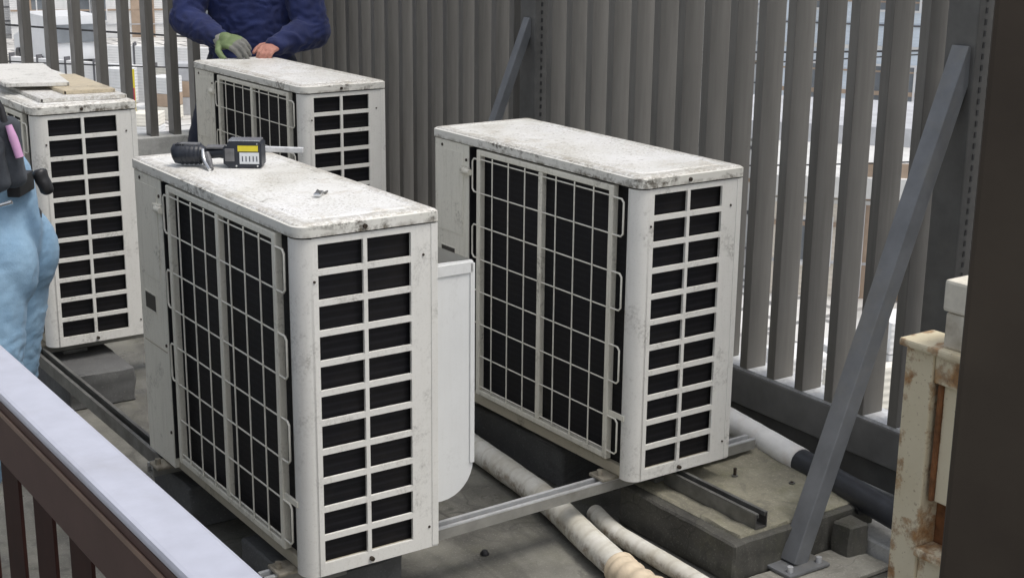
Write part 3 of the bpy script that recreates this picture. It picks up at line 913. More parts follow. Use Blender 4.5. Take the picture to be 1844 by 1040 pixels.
mb = MB(); mb.tube([(-.026, -.018, .036), (-.018, -.034, .022), (-.006, -.066, .005)], [.006, .007, .005], 10)
mb.build('trigger', MT['toolgrey'], tool)
mb = MB()
outl = [(.016, .012), (.030, .002), (.105, .002), (.110, .006), (.110, .060), (.104, .066), (.030, .066), (.016, .052)]
n3 = len(outl); vs = [(x, -.030, z) for x, z in outl] + [(x, .030, z) for x, z in outl]
mb.add(vs, [tuple(range(n3)), tuple(reversed(range(n3, 2*n3)))] + [((i+1) % n3, i, n3+i, n3+(i+1) % n3) for i in range(n3)])
bt = mb.build('battery', MT['toolblack'], tool)
mb = MB(); mb.bbox(.028, .106, -.026, .026, .0662, .0695, .001); mb.build('slide_plate', MT['chrome'], bt)
mb = MB(); mb.box(.052, .102, -.0312, -.0303, .043, .057); mb.build('yellow_label', MT['yellow'], bt)
mb = MB(); mb.box(.056, .104, -.0310, -.0303, .012, .040); lb = mb.build('white_label', MT['white'], bt)
mb = MB()
for k in range(5): mb.box(.062 + k*.0088, .0645 + k*.0088, -.0316, -.0311, .018, .031)
mb.build('print_bars', MT['darkmark'], lb)
for k in range(5):
    mb = MB(); xk = -.092 + k * .011; mb.tube([(xk, 0, .0305), (xk + .0035, 0, .0305)], .0272, 20); mb.build('cooling_rib', MT['toolblack'], tm)
for xk, zk in ((.024, .058), (.100, .0615), (.048, .007), (.100, .007)):
    mb = MB(); mb.tube([(xk, -.0318, zk), (xk, -.0300, zk)], .0022, 8); mb.build('screw', MT['chrome'], bt)
mb = MB(); mb.bbox(-.030, .018, -.016, .016, .0455, .052, .003); mb.build('grip_pad', MT['toolgrey'], tg)
mb = MB(); mb.bbox(.020, .044, -.0335, -.0302, .018, .050, .002); mb.build('release_button', MT['toolgrey'], bt)

mb = MB(); a, b = Vector((.235, .905, LZ + .001)), Vector((.395, .760, LZ + .001))
d = (b - a); L = d.length
mm = Matrix.Translation(a) @ Matrix.Rotation(math.atan2(d.y, d.x), 4, 'Z')
mb.bbox(0, L, -.008, .008, 0, .014, .002, mm)
tag(mb.build('metal_bar', MT['sill']), 'pale metal bar lying on the nearest lid behind the black tool', 'bar')
e = empty('metal_clip', (.180, .250, LZ + .0005), .9, 'small silver clip lying alone on the nearest lid', 'clip')
mb = MB(); mb.bbox(-.030, .012, -.008, .008, .002, .009, .002); mb.build('blade', MT['chrome'], e)
mb = MB(); mb.tube([(-.02, -.006, .008), (-.034, -.008, .016), (-.04, -.004, .020)], .002, 6); mb.build('hook', MT['chan'], e)
mb = MB(); mb.tube([(.010, -.010, .004), (.030, -.012, .003)], .0028, 6); mb.tube([(.010, .008, .004), (.034, .012, .003)], .0028, 6); mb.build('prong', MT['chan'], e)

# ------------------------------------------------------------------ people
def ellipsoid(bm, c, r, rot=None):
    mtx = Matrix.Translation(c)
    if rot is not None: mtx = mtx @ rot.to_4x4()
    mtx = mtx @ Matrix.Diagonal((*r, 1))
    bmesh.ops.create_uvsphere(bm, u_segments=20, v_segments=14, radius=1, matrix=mtx)
def limb(bm, a, ra, b, rb):
    a, b = Vector(a), Vector(b)
    n = max(3, int((b - a).length / (min(ra, rb) * .35)) + 1)
    d = (b - a)
    if d.length < 1e-6: return
    mb = MB()
    pts = [a + d * (k / n) for k in range(n + 1)]
    rad = [ra + (rb - ra) * (k / n) for k in range(n + 1)]
    mb.tube(pts, rad, 18)
    vs = [bm.verts.new(q) for q in mb.v]
    for f in mb.f:
        try: bm.faces.new([vs[i] for i in f])
        except ValueError: pass
    ellipsoid(bm, a, (ra, ra, ra)); ellipsoid(bm, b, (rb, rb, rb))
def chain(bm, pts, rad):
    for i in range(len(pts) - 1): limb(bm, pts[i], rad[i], pts[i+1], rad[i+1])
def grow(name, bm, m, parent, origin, voxel=.011, smooth=6, folds=0.0, fold_fn=None, second=None):
    me = bpy.data.meshes.new('tmp'); bm.to_mesh(me); bm.free()
    tmp = bpy.data.objects.new('tmp', me); col.objects.link(tmp)
    r = tmp.modifiers.new('r', 'REMESH'); r.mode = 'VOXEL'; r.voxel_size = voxel; r.use_smooth_shade = True
    s = tmp.modifiers.new('s', 'SMOOTH'); s.factor = .5; s.iterations = smooth
    o = bpy.data.objects.new(name, bpy.data.meshes.new(name)); col.objects.link(o); o.parent = parent
    QUEUE.append((o, tmp, m, origin.copy(), folds, fold_fn, second))
    return o
QUEUE = []
def flush():
    dg = bpy.context.evaluated_depsgraph_get()
    done = [(q, bpy.data.meshes.new_from_object(q[1].evaluated_get(dg))) for q in QUEUE]
    for (o, tmp, m, origin, folds, fn, second), me2 in done:
        if folds:
            nor = [v.normal.copy() for v in me2.vertices]
            for v, n in zip(me2.vertices, nor): v.co += n * (fn(v.co) * folds)
        for v in me2.vertices: v.co -= origin
        me2.materials.clear(); me2.materials.append(m)
        if second:
            me2.materials.append(second[1])
            for p_ in me2.polygons:
                if second[0](p_.center + origin): p_.material_index = 1
        for p_ in me2.polygons: p_.use_smooth = True
        nm = o.data.name; old = o.data
        o.data = me2; bpy.data.meshes.remove(old); me2.name = nm
        tm_ = tmp.data; bpy.data.objects.remove(tmp); bpy.data.meshes.remove(tm_)
    QUEUE.clear()
def foldfn(freq, stretch, dist):
    def fn(co):
        q = Vector((co.x * stretch[0], co.y * stretch[1], co.z * stretch[2])) * freq
        w = noise.noise_vector(q * .6) * dist
        a = noise.noise(q + w)
        return (1 - abs(a) * 2.2) * .6 + .4 * noise.noise(q * 2.3 + w)
    return fn

def hand(bm, wrist, d, palm_n, thumb_dir, curl=.6, s=1.0):
    """wrist point, d = pointing direction, palm_n = back-of-hand normal, thumb_dir = sideways towards the thumb"""
    d = d.normalized(); palm_n = (palm_n - palm_n.dot(d) * d).normalized(); t_ = (thumb_dir - thumb_dir.dot(d) * d - thumb_dir.dot(palm_n) * palm_n).normalized()
    rot = Matrix((t_, d, palm_n)).transposed()
    wrist = Vector(wrist)
    ellipsoid(bm, wrist + d * .048 * s, (.041 * s, .054 * s, .018 * s), rot)
    limb(bm, wrist - d * .01, .028 * s, wrist + d * .03 * s, .030 * s)
    for k, (off, ln) in enumerate(((.031, .072), (.011, .080), (-.010, .075), (-.030, .058))):
        base = wrist + d * (.088 - .006 * abs(k - 1)) * s + t_ * off * s
        dirn = d; p = base; r = .0098 * s
        pts = [base - d * .02 * s, base]; rr_ = [r * 1.05, r]
        ang = 0
        for j, f in enumerate((.44, .32, .24)):
            ang += curl * (.55, .9, .6)[j]
            dirn = d * math.cos(ang) - palm_n * math.sin(ang)
            p = p + dirn * ln * f * s
            pts.append(p); rr_.append(r * (.96 - .07 * j))
        chain(bm, pts, rr_)
    b0 = wrist + d * .022 * s + t_ * .026 * s
    b1 = b0 + (d * .55 + t_ * .75 - palm_n * .2).normalized() * .042 * s
    b2 = b1 + (d * .85 + t_ * .3 - palm_n * .45).normalized() * .030 * s
    b3 = b2 + (d * .9 - palm_n * .55).normalized() * .024 * s
    chain(bm, [b0, b1, b2, b3], [.015 * s, .0125 * s, .011 * s, .009 * s])

def head(bm, c, facing, up):
    f = facing.normalized(); up = (up - up.dot(f) * f).normalized(); sd_ = f.cross(up)
    rot = Matrix((sd_, f, up)).transposed()
    ellipsoid(bm, c + up * .02, (.074, .092, .098), rot)
    ellipsoid(bm, c - up * .05 + f * .018, (.056, .066, .062), rot)
    limb(bm, c + f * .088 + up * .012, .008, c + f * .106 - up * .022, .013)
    ellipsoid(bm, c + f * .080 - up * .062, (.024, .012, .007), rot)
    for s_ in (-1, 1):
        ellipsoid(bm, c + sd_ * s_ * .076 - up * .005 - f * .005, (.010, .020, .032), rot)
        ellipsoid(bm, c + sd_ * s_ * .030 + f * .078 + up * .012, (.014, .010, .010), rot)
        limb(bm, c + sd_ * s_ * .014 + f * .088 + up * .032, .007, c + sd_ * s_ * .046 + f * .074 + up * .034, .006)
    return rot

UPZ = Vector((0, 0, 1))
RH = Vector((RTv.x, RTv.y, 0)).normalized()
BH = Vector((FWv.x, FWv.y, 0)).normalized()
def V(*a): return Vector(a)

# --- man in the navy jacket
C0 = V(1.375, 3.215, 0)
man = empty('person', C0, 0, 'man in a navy jacket and work gloves leaning on the far unit', 'person')
sh = .185
sR = C0 - RH * sh + V(0, 0, 1.39); sL = C0 + RH * sh + V(0, 0, 1.38)
eR = V(1.105, 3.265, 1.105); eL = V(1.560, 2.995, 1.060)
wR = V(1.150, 3.015, 1.035); wL = V(1.330, 2.900, 1.012)
hipR = C0 - RH * .10 + V(0, 0, .90); hipL = C0 + RH * .10 + V(0, 0, .90)
knR = C0 - RH * .235 + BH * .0 + V(0, 0, .50); knL = C0 + RH * .11 - BH * .02 + V(0, 0, .50)
anR = C0 - RH * .27 + BH * .04 + V(0, 0, .09); anL = C0 + RH * .12 + BH * .04 + V(0, 0, .09)
hd = C0 - BH * .07 + V(0, 0, 1.66)
yaw = Matrix((RH, BH, UPZ)).transposed()
bm = bmesh.new()
rot = head(bm, hd, -BH * .9 - UPZ * .35, UPZ)
limb(bm, C0 + V(0, 0, 1.42), .062, hd - V(0, 0, .06), .056)
for z, a, b in ((.93, .145, .105), (1.05, .14, .10), (1.2, .15, .105), (1.33, .16, .10)): ellipsoid(bm, C0 + V(0, 0, z), (a, b, .11), yaw)
chain(bm, [sR, eR, wR], [.055, .042, .028]); chain(bm, [sL, eL, wL], [.055, .042, .028])
limb(bm, C0 + V(0, 0, 1.38), .07, sR, .06); limb(bm, C0 + V(0, 0, 1.38), .07, sL, .06)
chain(bm, [hipR, knR, anR], [.082, .055, .038]); chain(bm, [hipL, knL, anL], [.082, .055, .038])
grow('body', bm, MT['skin'], man, C0, .012, 4)
# jacket
bm = bmesh.new()
for k in range(22):
    f = k / 21
    ellipsoid(bm, C0 + V(0, 0, .86 + .49 * f), (.190 - .010 * math.sin(f * 3.1), .138 - .012 * f, .06), yaw)
limb(bm, C0 + V(0, 0, 1.40), .085, sR + V(0, 0, -.01), .080); limb(bm, C0 + V(0, 0, 1.40), .085, sL + V(0, 0, -.01), .080)
limb(bm, C0 + V(0, 0, 1.42), .075, C0 + V(0, 0, 1.49) - BH * .02, .068)
mR = eR.lerp(wR, .55); mL = eL.lerp(wL, .55)
chain(bm, [sR, sR.lerp(eR, .5), eR, mR, wR + (eR - wR) * .06], [.080, .076, .068, .056, .040])
chain(bm, [sL, sL.lerp(eL, .5), eL, mL, wL + (eL - wL) * .06], [.082, .080, .074, .056, .040])
grow('jacket', bm, MT['navy'], man, C0, .0075, 4, .010, foldfn(14, (1, 1, 1.7), 1.6))
bm = bmesh.new()
ellipsoid(bm, C0 + V(0, 0, .88), (.165, .118, .10), yaw)
chain(bm, [hipR, knR, anR + V(0, 0, -.01)], [.098, .078, .068]); chain(bm, [hipL, knL, anL + V(0, 0, -.01)], [.098, .078, .068])
grow('trousers', bm, MT['navytrouser'], man, C0, .012, 4, .006, foldfn(10, (1, 1, 1.8), 1.0))
for an in (anR, anL):
    bm = bmesh.new()
    limb(bm, an + V(0, 0, .03), .046, an - V(0, 0, .045) + BH * .02, .045); limb(bm, an - V(0, 0, .048) + BH * .02, .040, an - V(0, 0, .052) - BH * .14, .036)
    grow('boot', bm, MT['leather'], man, C0, .010, 4)
bm = bmesh.new()
gdir = (RH * .72 - BH * .62 - UPZ * .10).normalized()
hand(bm, wR + V(0, 0, .006), gdir, UPZ * .80 - BH * .55, -BH - UPZ * .5, .62, 1.10)
gl = grow('glove', bm, MT['green'], man, C0, .0034, 2, second=(lambda c: (c - wR).dot(gdir) > .100, MT['fingergrey']))
bm = bmesh.new(); limb(bm, wR + (eR - wR).normalized() * .035, .038, wR + gdir * .010, .038)
grow('cuff', bm, MT['knit'], gl, C0, .006, 2)
bm = bmesh.new()
hand(bm, wL + V(.02, .01, .004), V(-.80, -.50, -.16), V(-.1, -.35, .92), BH, .85, .85)
grow('glove', bm, MT['redglove'], man, C0, .0034, 2)
bm = bmesh.new()
ellipsoid(bm, hd + V(0, 0, .045) + BH * .012, (.083, .104, .085), rot); limb(bm, hd - BH * .07 + V(0, 0, .062), .05, hd - BH * .13 + V(0, 0, .050), .045)
grow('cap', bm, MT['navytrouser'], man, C0, .009, 4)

# --- person in jeans, bent forward, seen from behind the left edge
FD2 = -RH                                   # facing image left
Q0 = V(-.462, .577, 0)
wkr = empty('person', Q0, 0, 'person in light blue jeans with a tool pouch bending over at the left edge', 'person')
SB = BH                                     # sideways axis (away from the camera)
pel = V(-.456, .596, .865)
wst = V(-.446, .632, 1.000)
FD3 = V(-.32, .947, 0).normalized(); SB3 = V(FD3.y, -FD3.x, 0) * -1.0 * -1.0   # the trunk turns towards the left unit
chs = V(-.566, .932, 1.200)
shc = chs + FD3 * .12 + V(0, 0, .08)
hd2 = shc + FD3 * .18 + V(0, 0, .10)
hA = pel - SB * .085 + V(0, 0, -.02); hB = pel + SB * .085 + V(0, 0, -.02)
kA = V(-.487, .543, .48) - SB * .10 + FD2 * .005; kB = V(-.487, .543, .48) + SB * .11 + FD2 * .04
aA = V(-.487, .543, .09) - SB * .11 + FD2 * .19; aB = V(-.487, .543, .09) + SB * .12 + FD2 * .22
sA = shc + SB3 * .18; sB = shc - SB3 * .15 + V(0, 0, .04)
elA = sA + FD3 * .16 + V(0, 0, -.22); elB = sB + FD3 * .25 + V(0, 0, -.14)
wA = elA + FD3 * .23 + V(0, 0, -.06) - SB3 * .02; wB = elB + FD3 * .24 + V(0, 0, -.02) + SB3 * .06
yaw2 = Matrix((FD2, SB, UPZ)).transposed()
bm = bmesh.new()
rot2 = head(bm, hd2, FD3 * .8 - UPZ * .55, UPZ * .8 + FD3 * .5)
limb(bm, shc, .06, hd2 - FD3 * .04 - V(0, 0, .03), .055)
chain(bm, [pel + FD2 * .01, wst, chs, shc], [.085, .080, .095, .09])
chain(bm, [sA, elA, wA], [.052, .040, .027]); chain(bm, [sB, elB, wB], [.052, .040, .027])
limb(bm, shc, .07, sA, .058); limb(bm, shc, .07, sB, .058)
chain(bm, [hA + FD2 * .01, kA, aA], [.070, .050, .036]); chain(bm, [hB + FD2 * .01, kB, aB], [.070, .050, .036])
grow('body', bm, MT['skin'], wkr, Q0, .012, 4)
bm = bmesh.new()
ellipsoid(bm, pel + V(0, 0, .02), (.108, .155, .12), yaw2)
ellipsoid(bm, pel - FD2 * .025 - SB * .070 + V(0, 0, -.03), (.098, .090, .115), yaw2)
ellipsoid(bm, pel - FD2 * .025 + SB * .070 + V(0, 0, -.03), (.098, .090, .115), yaw2)
limb(bm, pel + V(0, 0, .03), .110, wst - V(0, 0, .005), .102)
chain(bm, [hA - V(0, 0, .03), hA.lerp(kA, .5), kA, kA.lerp(aA, .45), aA], [.102, .092, .078, .072, .068])
chain(bm, [hB - V(0, 0, .03), hB.lerp(kB, .5), kB, kB.lerp(aB, .45), aB], [.102, .092, .078, .072, .068])
jf = foldfn(17, (1, 1, 2.6), 1.0)
jeans = grow('jeans', bm, MT['denim'], wkr, Q0, .0065, 5, .006, lambda co: jf(co) * (1.0 if co.z < .70 else .35))
# jacket
bm = bmesh.new()
chain(bm, [wst + FD2 * .02 + V(0, 0, .02), wst.lerp(chs, .5), chs, shc], [.098, .110, .125, .112])
limb(bm, shc, .085, sA, .074); limb(bm, shc, .085, sB, .074)
chain(bm, [sA, elA, wA], [.072, .058, .040]); chain(bm, [sB, elB, wB], [.072, .058, .040])
grow('jacket', bm, MT['pouch'], wkr, Q0, .011, 4, .007, foldfn(10, (1, 1, 1.4), 1.2))
for wr_, sd2 in ((wA, 1), (wB, -1)):
    bm = bmesh.new(); hand(bm, wr_, FD3 * .8 - UPZ * .35, FD3 * .3 + UPZ * .9, -SB3 * sd2, .6, 1.05)
    grow('glove', bm, MT['knit'], wkr, Q0, .005, 3)
for an in (aA, aB):
    bm = bmesh.new()
    limb(bm, an + V(0, 0, .03), .046, an - V(0, 0, .045) - FD2 * .02, .045); limb(bm, an - V(0, 0, .048) - FD2 * .02, .040, an - V(0, 0, .052) + FD2 * .15, .036)
    grow('boot', bm, MT['leather'], wkr, Q0, .010, 4)
bm = bmesh.new(); ellipsoid(bm, hd2 - FD3 * .035 + V(0, 0, .045), (.083, .104, .090), rot2)
grow('hair', bm, MT['hair'], wkr, Q0, .009, 4)
# tool belt and pouch (worn: top-level thing)
belt = empty('tool_pouch', wst - V(0, 0, .05), 0, 'dark grey tool pouch hanging from the belt of the person in jeans', 'tool pouch')
o0 = wst - V(0, 0, .05)
mb = MB()
ring_pts = []
bd = (wst - pel).normalized()
for k in range(33):
    a = 2 * math.pi * k / 32
    ring_pts.append(V(0, 0, .0) + FD2 * (.108 * math.cos(a) + .006) + SB * (.108 * math.sin(a)) + UPZ * (.03 * math.cos(a)))
mb.tube(ring_pts, .010, 8, caps=False); mb.build('belt', MT['rubber'], belt)
# bag: rounded tapered box on the camera side, slightly behind
def bag(name, c, sz, m, parent, tilt=0.0):
    bm = bmesh.new()
    rt = Matrix((FD2, SB, UPZ)).transposed() @ Matrix.Rotation(tilt, 3, 'Y')
    for k in range(16):
        f = k / 15
        ellipsoid(bm, c + rt @ V(0, 0, sz[2] * (f - .5) * 1.5), (sz[0] * (.85 + .2 * f), sz[1] * (.8 + .25 * f), sz[2] * .28), rt)
    return grow(name, bm, m, parent, o0, .006, 4, .004, foldfn(22, (1, 1, 1), 1))
bc = V(-.440, .463, 1.092)
bag('bag', bc, (.033, .032, .074), MT['pouch'], belt, .12)
bag('bag_front', bc - SB * .034 + FD2 * .030 + V(0, 0, -.020), (.040, .022, .060), MT['pouch'], belt, .18)
bag('side_pocket', bc - FD2 * .050 + SB * .06 + V(0, 0, -.075), (.015, .020, .030), MT['rubber'], belt, .35)
mb = MB(); mb.bbox(-.014, .014, -.05, .05, -.03, .012, .004, Matrix.Translation(bc - o0 + SB * .06 + V(0, 0, -.07)) @ Matrix((FD2, SB, UPZ)).transposed().to_4x4()); mb.build('belt_loop', MT['rubber'], belt)
for k, (dx, m, hh) in enumerate(((-.012, 'rubber', .130), (.012, 'chrome', .135), (.034, 'rubber', .150), (.052, 'chrome', .12))):
    mb = MB(); q = bc - o0 + FD2 * dx - SB * .020 + V(0, 0, .03)
    mb.tube([q, q + V(0, 0, hh * .5) + FD2 * .012, q + V(0, 0, hh * .75) + FD2 * .03], [.008, .007, .009], 8); mb.build('tool_handle', MT[m], belt)
mb = MB(); q = bc - o0 - FD2 * .034 - SB * .030
mb.tube([q + V(0, 0, -.005), q + V(0, 0, .035) + FD2 * .010, q + V(0, 0, .062) + FD2 * .018], [.009, .0095, .007], 10); mb.build('pink_handle', MT['pink'], belt)
mb = MB(); q = bc - o0 - SB * .058 + FD2 * .03
mb.tube([q + V(0, 0, -.04), q - FD2 * .004 + V(0, 0, -.085), q - FD2 * .02 + V(0, 0, -.104), q - FD2 * .05 + V(0, 0, -.095)], .005, 8); mb.build('wire_hook', MT['chrome'], belt)

flush()

# ------------------------------------------------------------------ the street beyond the fences
def wallmat(name, c):
    t = NT(name)
    cc = t.ramp(t.noise(.6, 6, .6), [(.3, tuple(x * .88 for x in c)), (.7, c)])
    st = t.ramp(t.noise(2.5, 6, .65, t.map(t.vec, (2, 2, .25))), [(.5, 0.0), (.75, 1.0)])
    cc = t.mix(t.math('MULTIPLY', st, .25), cc, tuple(x * .6 for x in c))
    t.color(cc); t.rough(.8); t.bump(t.wave(4, 'Z'), .3, .02)
    return t.m
WM = [wallmat('wall_white', (.84, .84, .83)), wallmat('wall_cream', (.84, .81, .72)), wallmat('wall_grey', (.76, .77, .77)), wallmat('wall_pale_blue', (.72, .80, .88)), wallmat('wall_beige', (.80, .74, .64))]
RM = [None] * 0 + [plain('roof_grey', (.50, .51, .53), .6, 0, .2, 2), plain('roof_pale', (.66, .66, .64), .6, 0, .15, 2), plain('roof_brown', (.42, .32, .24), .7, 0, .2, 2), plain('roof_dark', (.12, .12, .13), .6, 0, .2, 2)]
GL = plain('window_glass_dark', (.20, .22, .24), .12, 0, .3, 1)
FRM = plain('window_frame_white', (.75, .75, .75), .5, 0, .05, 5)
WN = {}
def window_mesh(w, h):
    key = (round(w, 2), round(h, 2))
    if key not in WN:
        mb = MB()
        for a in ((-w/2, w/2, -.05, .02, -.05, 0), (-w/2, w/2, -.05, .02, h, h + .05), (-w/2 - .05, -w/2, -.05, .02, -.05, h + .05), (w/2, w/2 + .05, -.05, .02, -.05, h + .05), (-.025, .025, -.04, .02, 0, h)): mb.box(*a)
        f = mb.mesh('window'); f.materials.append(FRM)
        mb = MB(); mb.box(-w/2, w/2, -.015, .015, 0, h); p_ = mb.mesh('pane'); p_.materials.append(GL)
        WN[key] = (f, p_)
    return WN[key]
def house(px, dist, w, d, h, wm, rm, label, rot=0.0, rows=2, cols=4, gable=True):
    """placed along the sight line of photo column px, dist metres away, facing the terrace"""
    dirn = (BH + RH * ((px - 922) / 2599 * 1.036)).normalized()
    c = V(CAM.x, CAM.y, 0) + dirn * dist
    rz = math.atan2(dirn.y, dirn.x) - math.pi / 2 + rot
    e = empty('house', (c.x, c.y, -4), rz, label, 'house', 'houses across the street')
    mb = MB(); mb.box(-w/2, w/2, 0, d, 0, h); mb.build('wall', WM[wm], e)
    mb = MB()
    if gable:
        rh = min(d, w) * .16
        vs = [(-w/2 - .4, -.5, h), (w/2 + .4, -.5, h), (w/2 + .4, d + .4, h), (-w/2 - .4, d + .4, h), (-w/2 - .4, d/2, h + rh), (w/2 + .4, d/2, h + rh)]
        vs2 = [(x, y, z + .12) for x, y, z in vs]
        mb.add(vs2, [(0, 1, 5, 4), (2, 3, 4, 5), (1, 2, 5), (3, 0, 4)]); mb.add(vs, [(3, 2, 1, 0)])
        mb.add([vs[0], vs[1], vs2[1], vs2[0]], [(0, 1, 2, 3)])
    else:
        mb.box(-w/2 - .15, w/2 + .15, -.15, d + .15, h + .002, h + .30)
    mb.build('roof', RM[rm], e)
    fh = h / rows
    for k in range(int(h / .55)):
        mb = MB(); mb.box(-w/2 + .02, w/2 - .02, -.035, -.001, k * .55 + .5, k * .55 + .5 + random.choice((.04, .06, .10))); mb.build('siding_joint', random.choice((RM[0], RM[2], RM[3])), e)
    for k in range(4):
        x = -w/2 + w * (k + .5 + random.uniform(-.2, .2)) / 4
        mb = MB(); mb.tube([(x, -.12, .05), (x, -.12, h - .1)], .05, 6); mb.build('downpipe', RM[0] if k % 2 else RM[2], e)
    for r in range(rows):
        mb = MB(); mb.box(-w/2, w/2, -.06, -.002, r * fh + fh * .93, r * fh + fh * .97); mb.build('band', RM[1], e)
        for c_ in range(cols):
            if r == 0 and c_ == cols // 2: continue
            ww, hh = min(1.6, w / cols * .6), fh * .42
            f, p_ = window_mesh(ww, hh)
            x = -w/2 + (c_ + .5) * w / cols
            fo = link_mesh('window', f, e, (x, 0, r * fh + fh * .34))
            link_mesh('pane', p_, fo)
    x = -w/2 + (cols // 2 + .5) * w / cols
    mb = MB(); mb.box(x - .45, x + .45, -.03, .03, 0, 2.0); dr = mb.build('door', RM[2], e)
    mb = MB(); mb.box(x + .32, x + .36, -.07, -.03, .95, 1.1); mb.build('handle', FRM, dr)
    return e
house(-60, 62, 12, 9, 5.2, 0, 0, 'white house with grey roof, leftmost beyond the far fence', .1)
house(70, 66, 7, 8, 5.6, 3, 1, 'pale blue house beyond the far fence, left of the van', -.08)
house(150, 74, 9, 9, 5.4, 4, 2, 'beige house with brown roof behind the van', .05)
house(240, 60, 8, 8, 6.0, 0, 1, 'white flat-roofed house beyond the far fence above the yellow sign', .0, 3, 4, False)
house(330, 70, 9, 8, 5.5, 1, 0, 'cream house seen between the far fence and the man', -.1)
house(520, 64, 12, 9, 5.5, 0, 0, 'white house hidden mostly behind the man', .0)
house(760, 60, 14, 9, 5.6, 2, 1, 'grey house behind the closed middle of the fence', .1)
house(1040, 52, 13, 9, 5.4, 0, 1, 'white house behind the middle fence post', -.1)
house(1290, 47, 9, 8, 5.6, 1, 0, 'cream house glimpsed right of the right-hand unit lid', .05)
house(1470, 42, 8, 7, 5.4, 0, 1, 'white flat house glimpsed between the slats left of the near brace', .0, 2, 4, False)
house(1640, 36, 7, 7, 4.6, 3, 1, 'pale blue house glimpsed between slats beside the near brace', -.05)
house(1800, 40, 8, 8, 5.2, 0, 0, 'white house beyond the fence end at the far right', .1)
house(1580, 21, 3.2, 3, 1.5, 4, 1, 'low beige shed close outside the right fence', .1, 1, 3, False)
house(1420, 24, 4.0, 3, 1.8, 0, 0, 'low white shed close outside the right fence', -.1, 1, 3, False)

# white van in the street
def van(px, dist):
    dirn = (BH + RH * ((px - 922) / 2599 * 1.036)).normalized()
    c = V(CAM.x, CAM.y, 0) + dirn * dist
    e = empty('parked_van', (c.x, c.y, -4), math.atan2(dirn.y, dirn.x) - math.pi/2 + .25, 'white van parked in the street beyond the far fence', 'van')
    wm = plain('van_white', (.78, .80, .82), .3, 0, .05, 3)
    mb = MB()
    prof_ = [(-2.2, .35), (2.2, .35), (2.2, 1.0), (1.5, 1.15), (1.0, 1.85), (-2.15, 1.9)]
    n4 = len(prof_)
    vs = [(-.85, y, z) for y, z in prof_] + [(.85, y, z) for y, z in prof_]
    mb.add(vs, [tuple(range(n4)), tuple(reversed(range(n4, 2*n4)))] + [((i+1) % n4, i, n4+i, n4+(i+1) % n4) for i in range(n4)])
    mb.build('body', wm, e)
    mb = MB(); mb.box(-.70, .70, -2.23, -2.17, 1.10, 1.65); mb.build('rear_window', GL, e)
    for x in (-.78, .62):
        mb = MB(); mb.box(x, x + .16, -2.24, -2.19, .70, 1.05); mb.build('tail_light', plain('tail_light_red', (.5, .05, .05), .3), e)
    for x in (-.86, .80):
        for y in (-1.4, 1.4):
            mb = MB(); mb.tube([(x - .09, y, .33), (x + .15, y, .33)], .33, 16); mb.build('wheel', MT['rubber'], e)
    mb = MB(); mb.box(-.87, .87, -2.28, -2.2, .38, .58); mb.build('bumper', MT['rubber'], e)
van(135, 49)
def stack_of(px, dist, kind, label):
    p = at(px, dist, -4)
    e = empty(kind, p, math.atan2(BH.y, BH.x) - math.pi/2 + random.uniform(-.5, .5), label, 'crates' if kind == 'crate_stack' else 'barrier')
    x = 0
    if kind == 'crate_stack':
        for k in range(5):
            z = 0
            for j in range(random.randint(1, 3)):
                h_ = random.uniform(.25, .5)
                mb = MB(); mb.bbox(x, x + .62, -.3, .3, z + .002, z + h_, .02); mb.build('crate', random.choice((WM[0], WM[1], WM[2], RM[0], RM[2])), e)
                z += h_ + .003
            x += .7
    else:
        for k in range(9):
            mb = MB(); mb.bbox(x, x + .95, -.08, .08, 0, 1.1, .01); mb.build('panel', random.choice((WM[0], WM[2], WM[1])), e)
            mb = MB(); mb.box(x + .955, x + 1.0, -.1, .1, 0, 1.2); mb.build('post', RM[3], e)
            x += 1.004
    return e
def at(px, dist, z):
    dirn = (BH + RH * ((px - 922) / 2599 * 1.036)).normalized()
    return V(CAM.x, CAM.y, 0) + dirn * dist + V(0, 0, z)
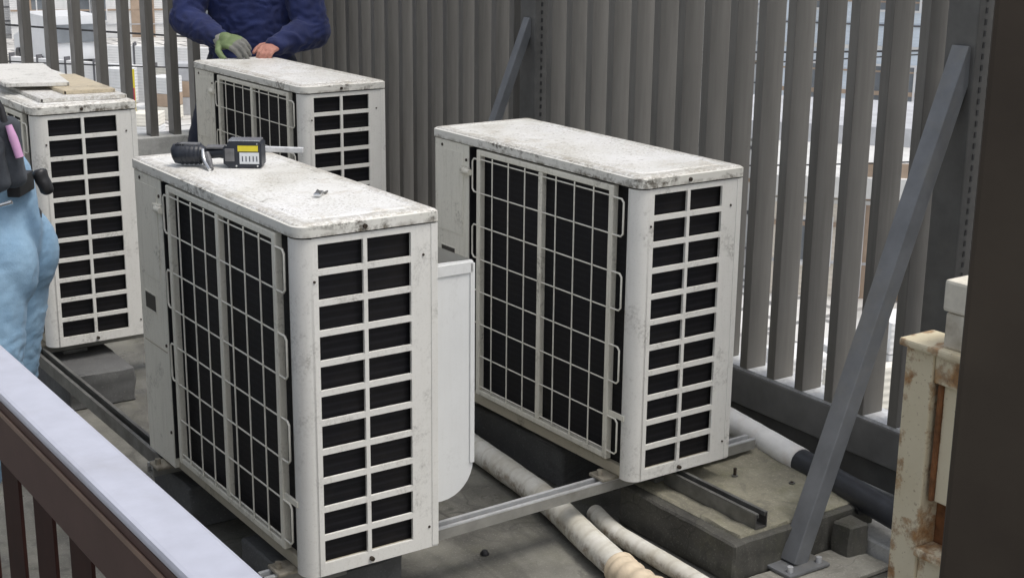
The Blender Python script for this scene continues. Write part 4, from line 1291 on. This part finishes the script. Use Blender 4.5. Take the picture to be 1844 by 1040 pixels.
for px_, dd, kd, lb_ in ((10, 44, 'street_barrier', 'low pale panel barrier in the street, left of the white van'), (150, 40, 'crate_stack', 'pale crates stacked in the street in front of the white van'),
    (215, 46, 'street_barrier', 'low pale panel barrier behind the yellow banner sign'), (285, 39, 'crate_stack', 'pale crates in the street right of the yellow banner sign'),
    (60, 36, 'crate_stack', 'pale crates in the street nearest the left unit'),
    (1280, 30, 'street_barrier', 'low pale panel barrier in the street behind the right-hand unit'), (1400, 17, 'crate_stack', 'pale crates outside the right fence, left of the near brace'),
    (1500, 14, 'street_barrier', 'low pale panel barrier outside the right fence near its foot'), (1640, 27, 'crate_stack', 'pale crates outside the fence beyond the near brace'),
    (1560, 12.5, 'crate_stack', 'pale crates low outside the fence foot behind the near brace'), (1330, 12, 'crate_stack', 'pale crates low outside the fence beside the right-hand unit')):
    stack_of(px_, dd, kd, lb_)
# yellow banner sign
def at(px, dist, z):
    dirn = (BH + RH * ((px - 922) / 2599 * 1.036)).normalized()
    return V(CAM.x, CAM.y, 0) + dirn * dist + V(0, 0, z)
c = at(254, 36, -4)
e = empty('banner_sign', c, math.atan2(BH.y, BH.x) - math.pi/2, 'yellow and red banner sign in the street beyond the far fence', 'sign')
mb = MB(); mb.tube([(-.10, 0, 0), (-.10, 0, 1.55)], .03, 8); mb.build('pole', MT['steel'], e)
mb = MB(); mb.box(-.06, .14, -.01, .01, .45, 1.5); bn = mb.build('banner', MT['yellow'], e)
mb = MB(); mb.box(.08, .13, -.014, -.0105, .55, 1.05); mb.build('red_patch', plain('red_print', (.55, .06, .12), .5), bn)
# overhead cables across the street
CBM = MT['rubber']
for k, (z0_, z1_, dd) in enumerate(((.55, .25, 20), (-.55, .1, 27), (-.55, -1.3, 24))):
    a = at(-700, dd, z0_); b = at(2500, dd, z1_)
    pts = [a.lerp(b, i / 24) - V(0, 0, (.5 + .3 * k) * (1 - (i / 12 - 1) ** 2)) for i in range(25)]
    mb = MB(); mb.tube(pts, .012, 5)
    lab = ['highest', 'middle', 'lowest'][k]
    tag(mb.build('overhead_cable', CBM), 'thin dark overhead cable crossing the street, %s of the three' % lab, 'cable', 'cables over the street')
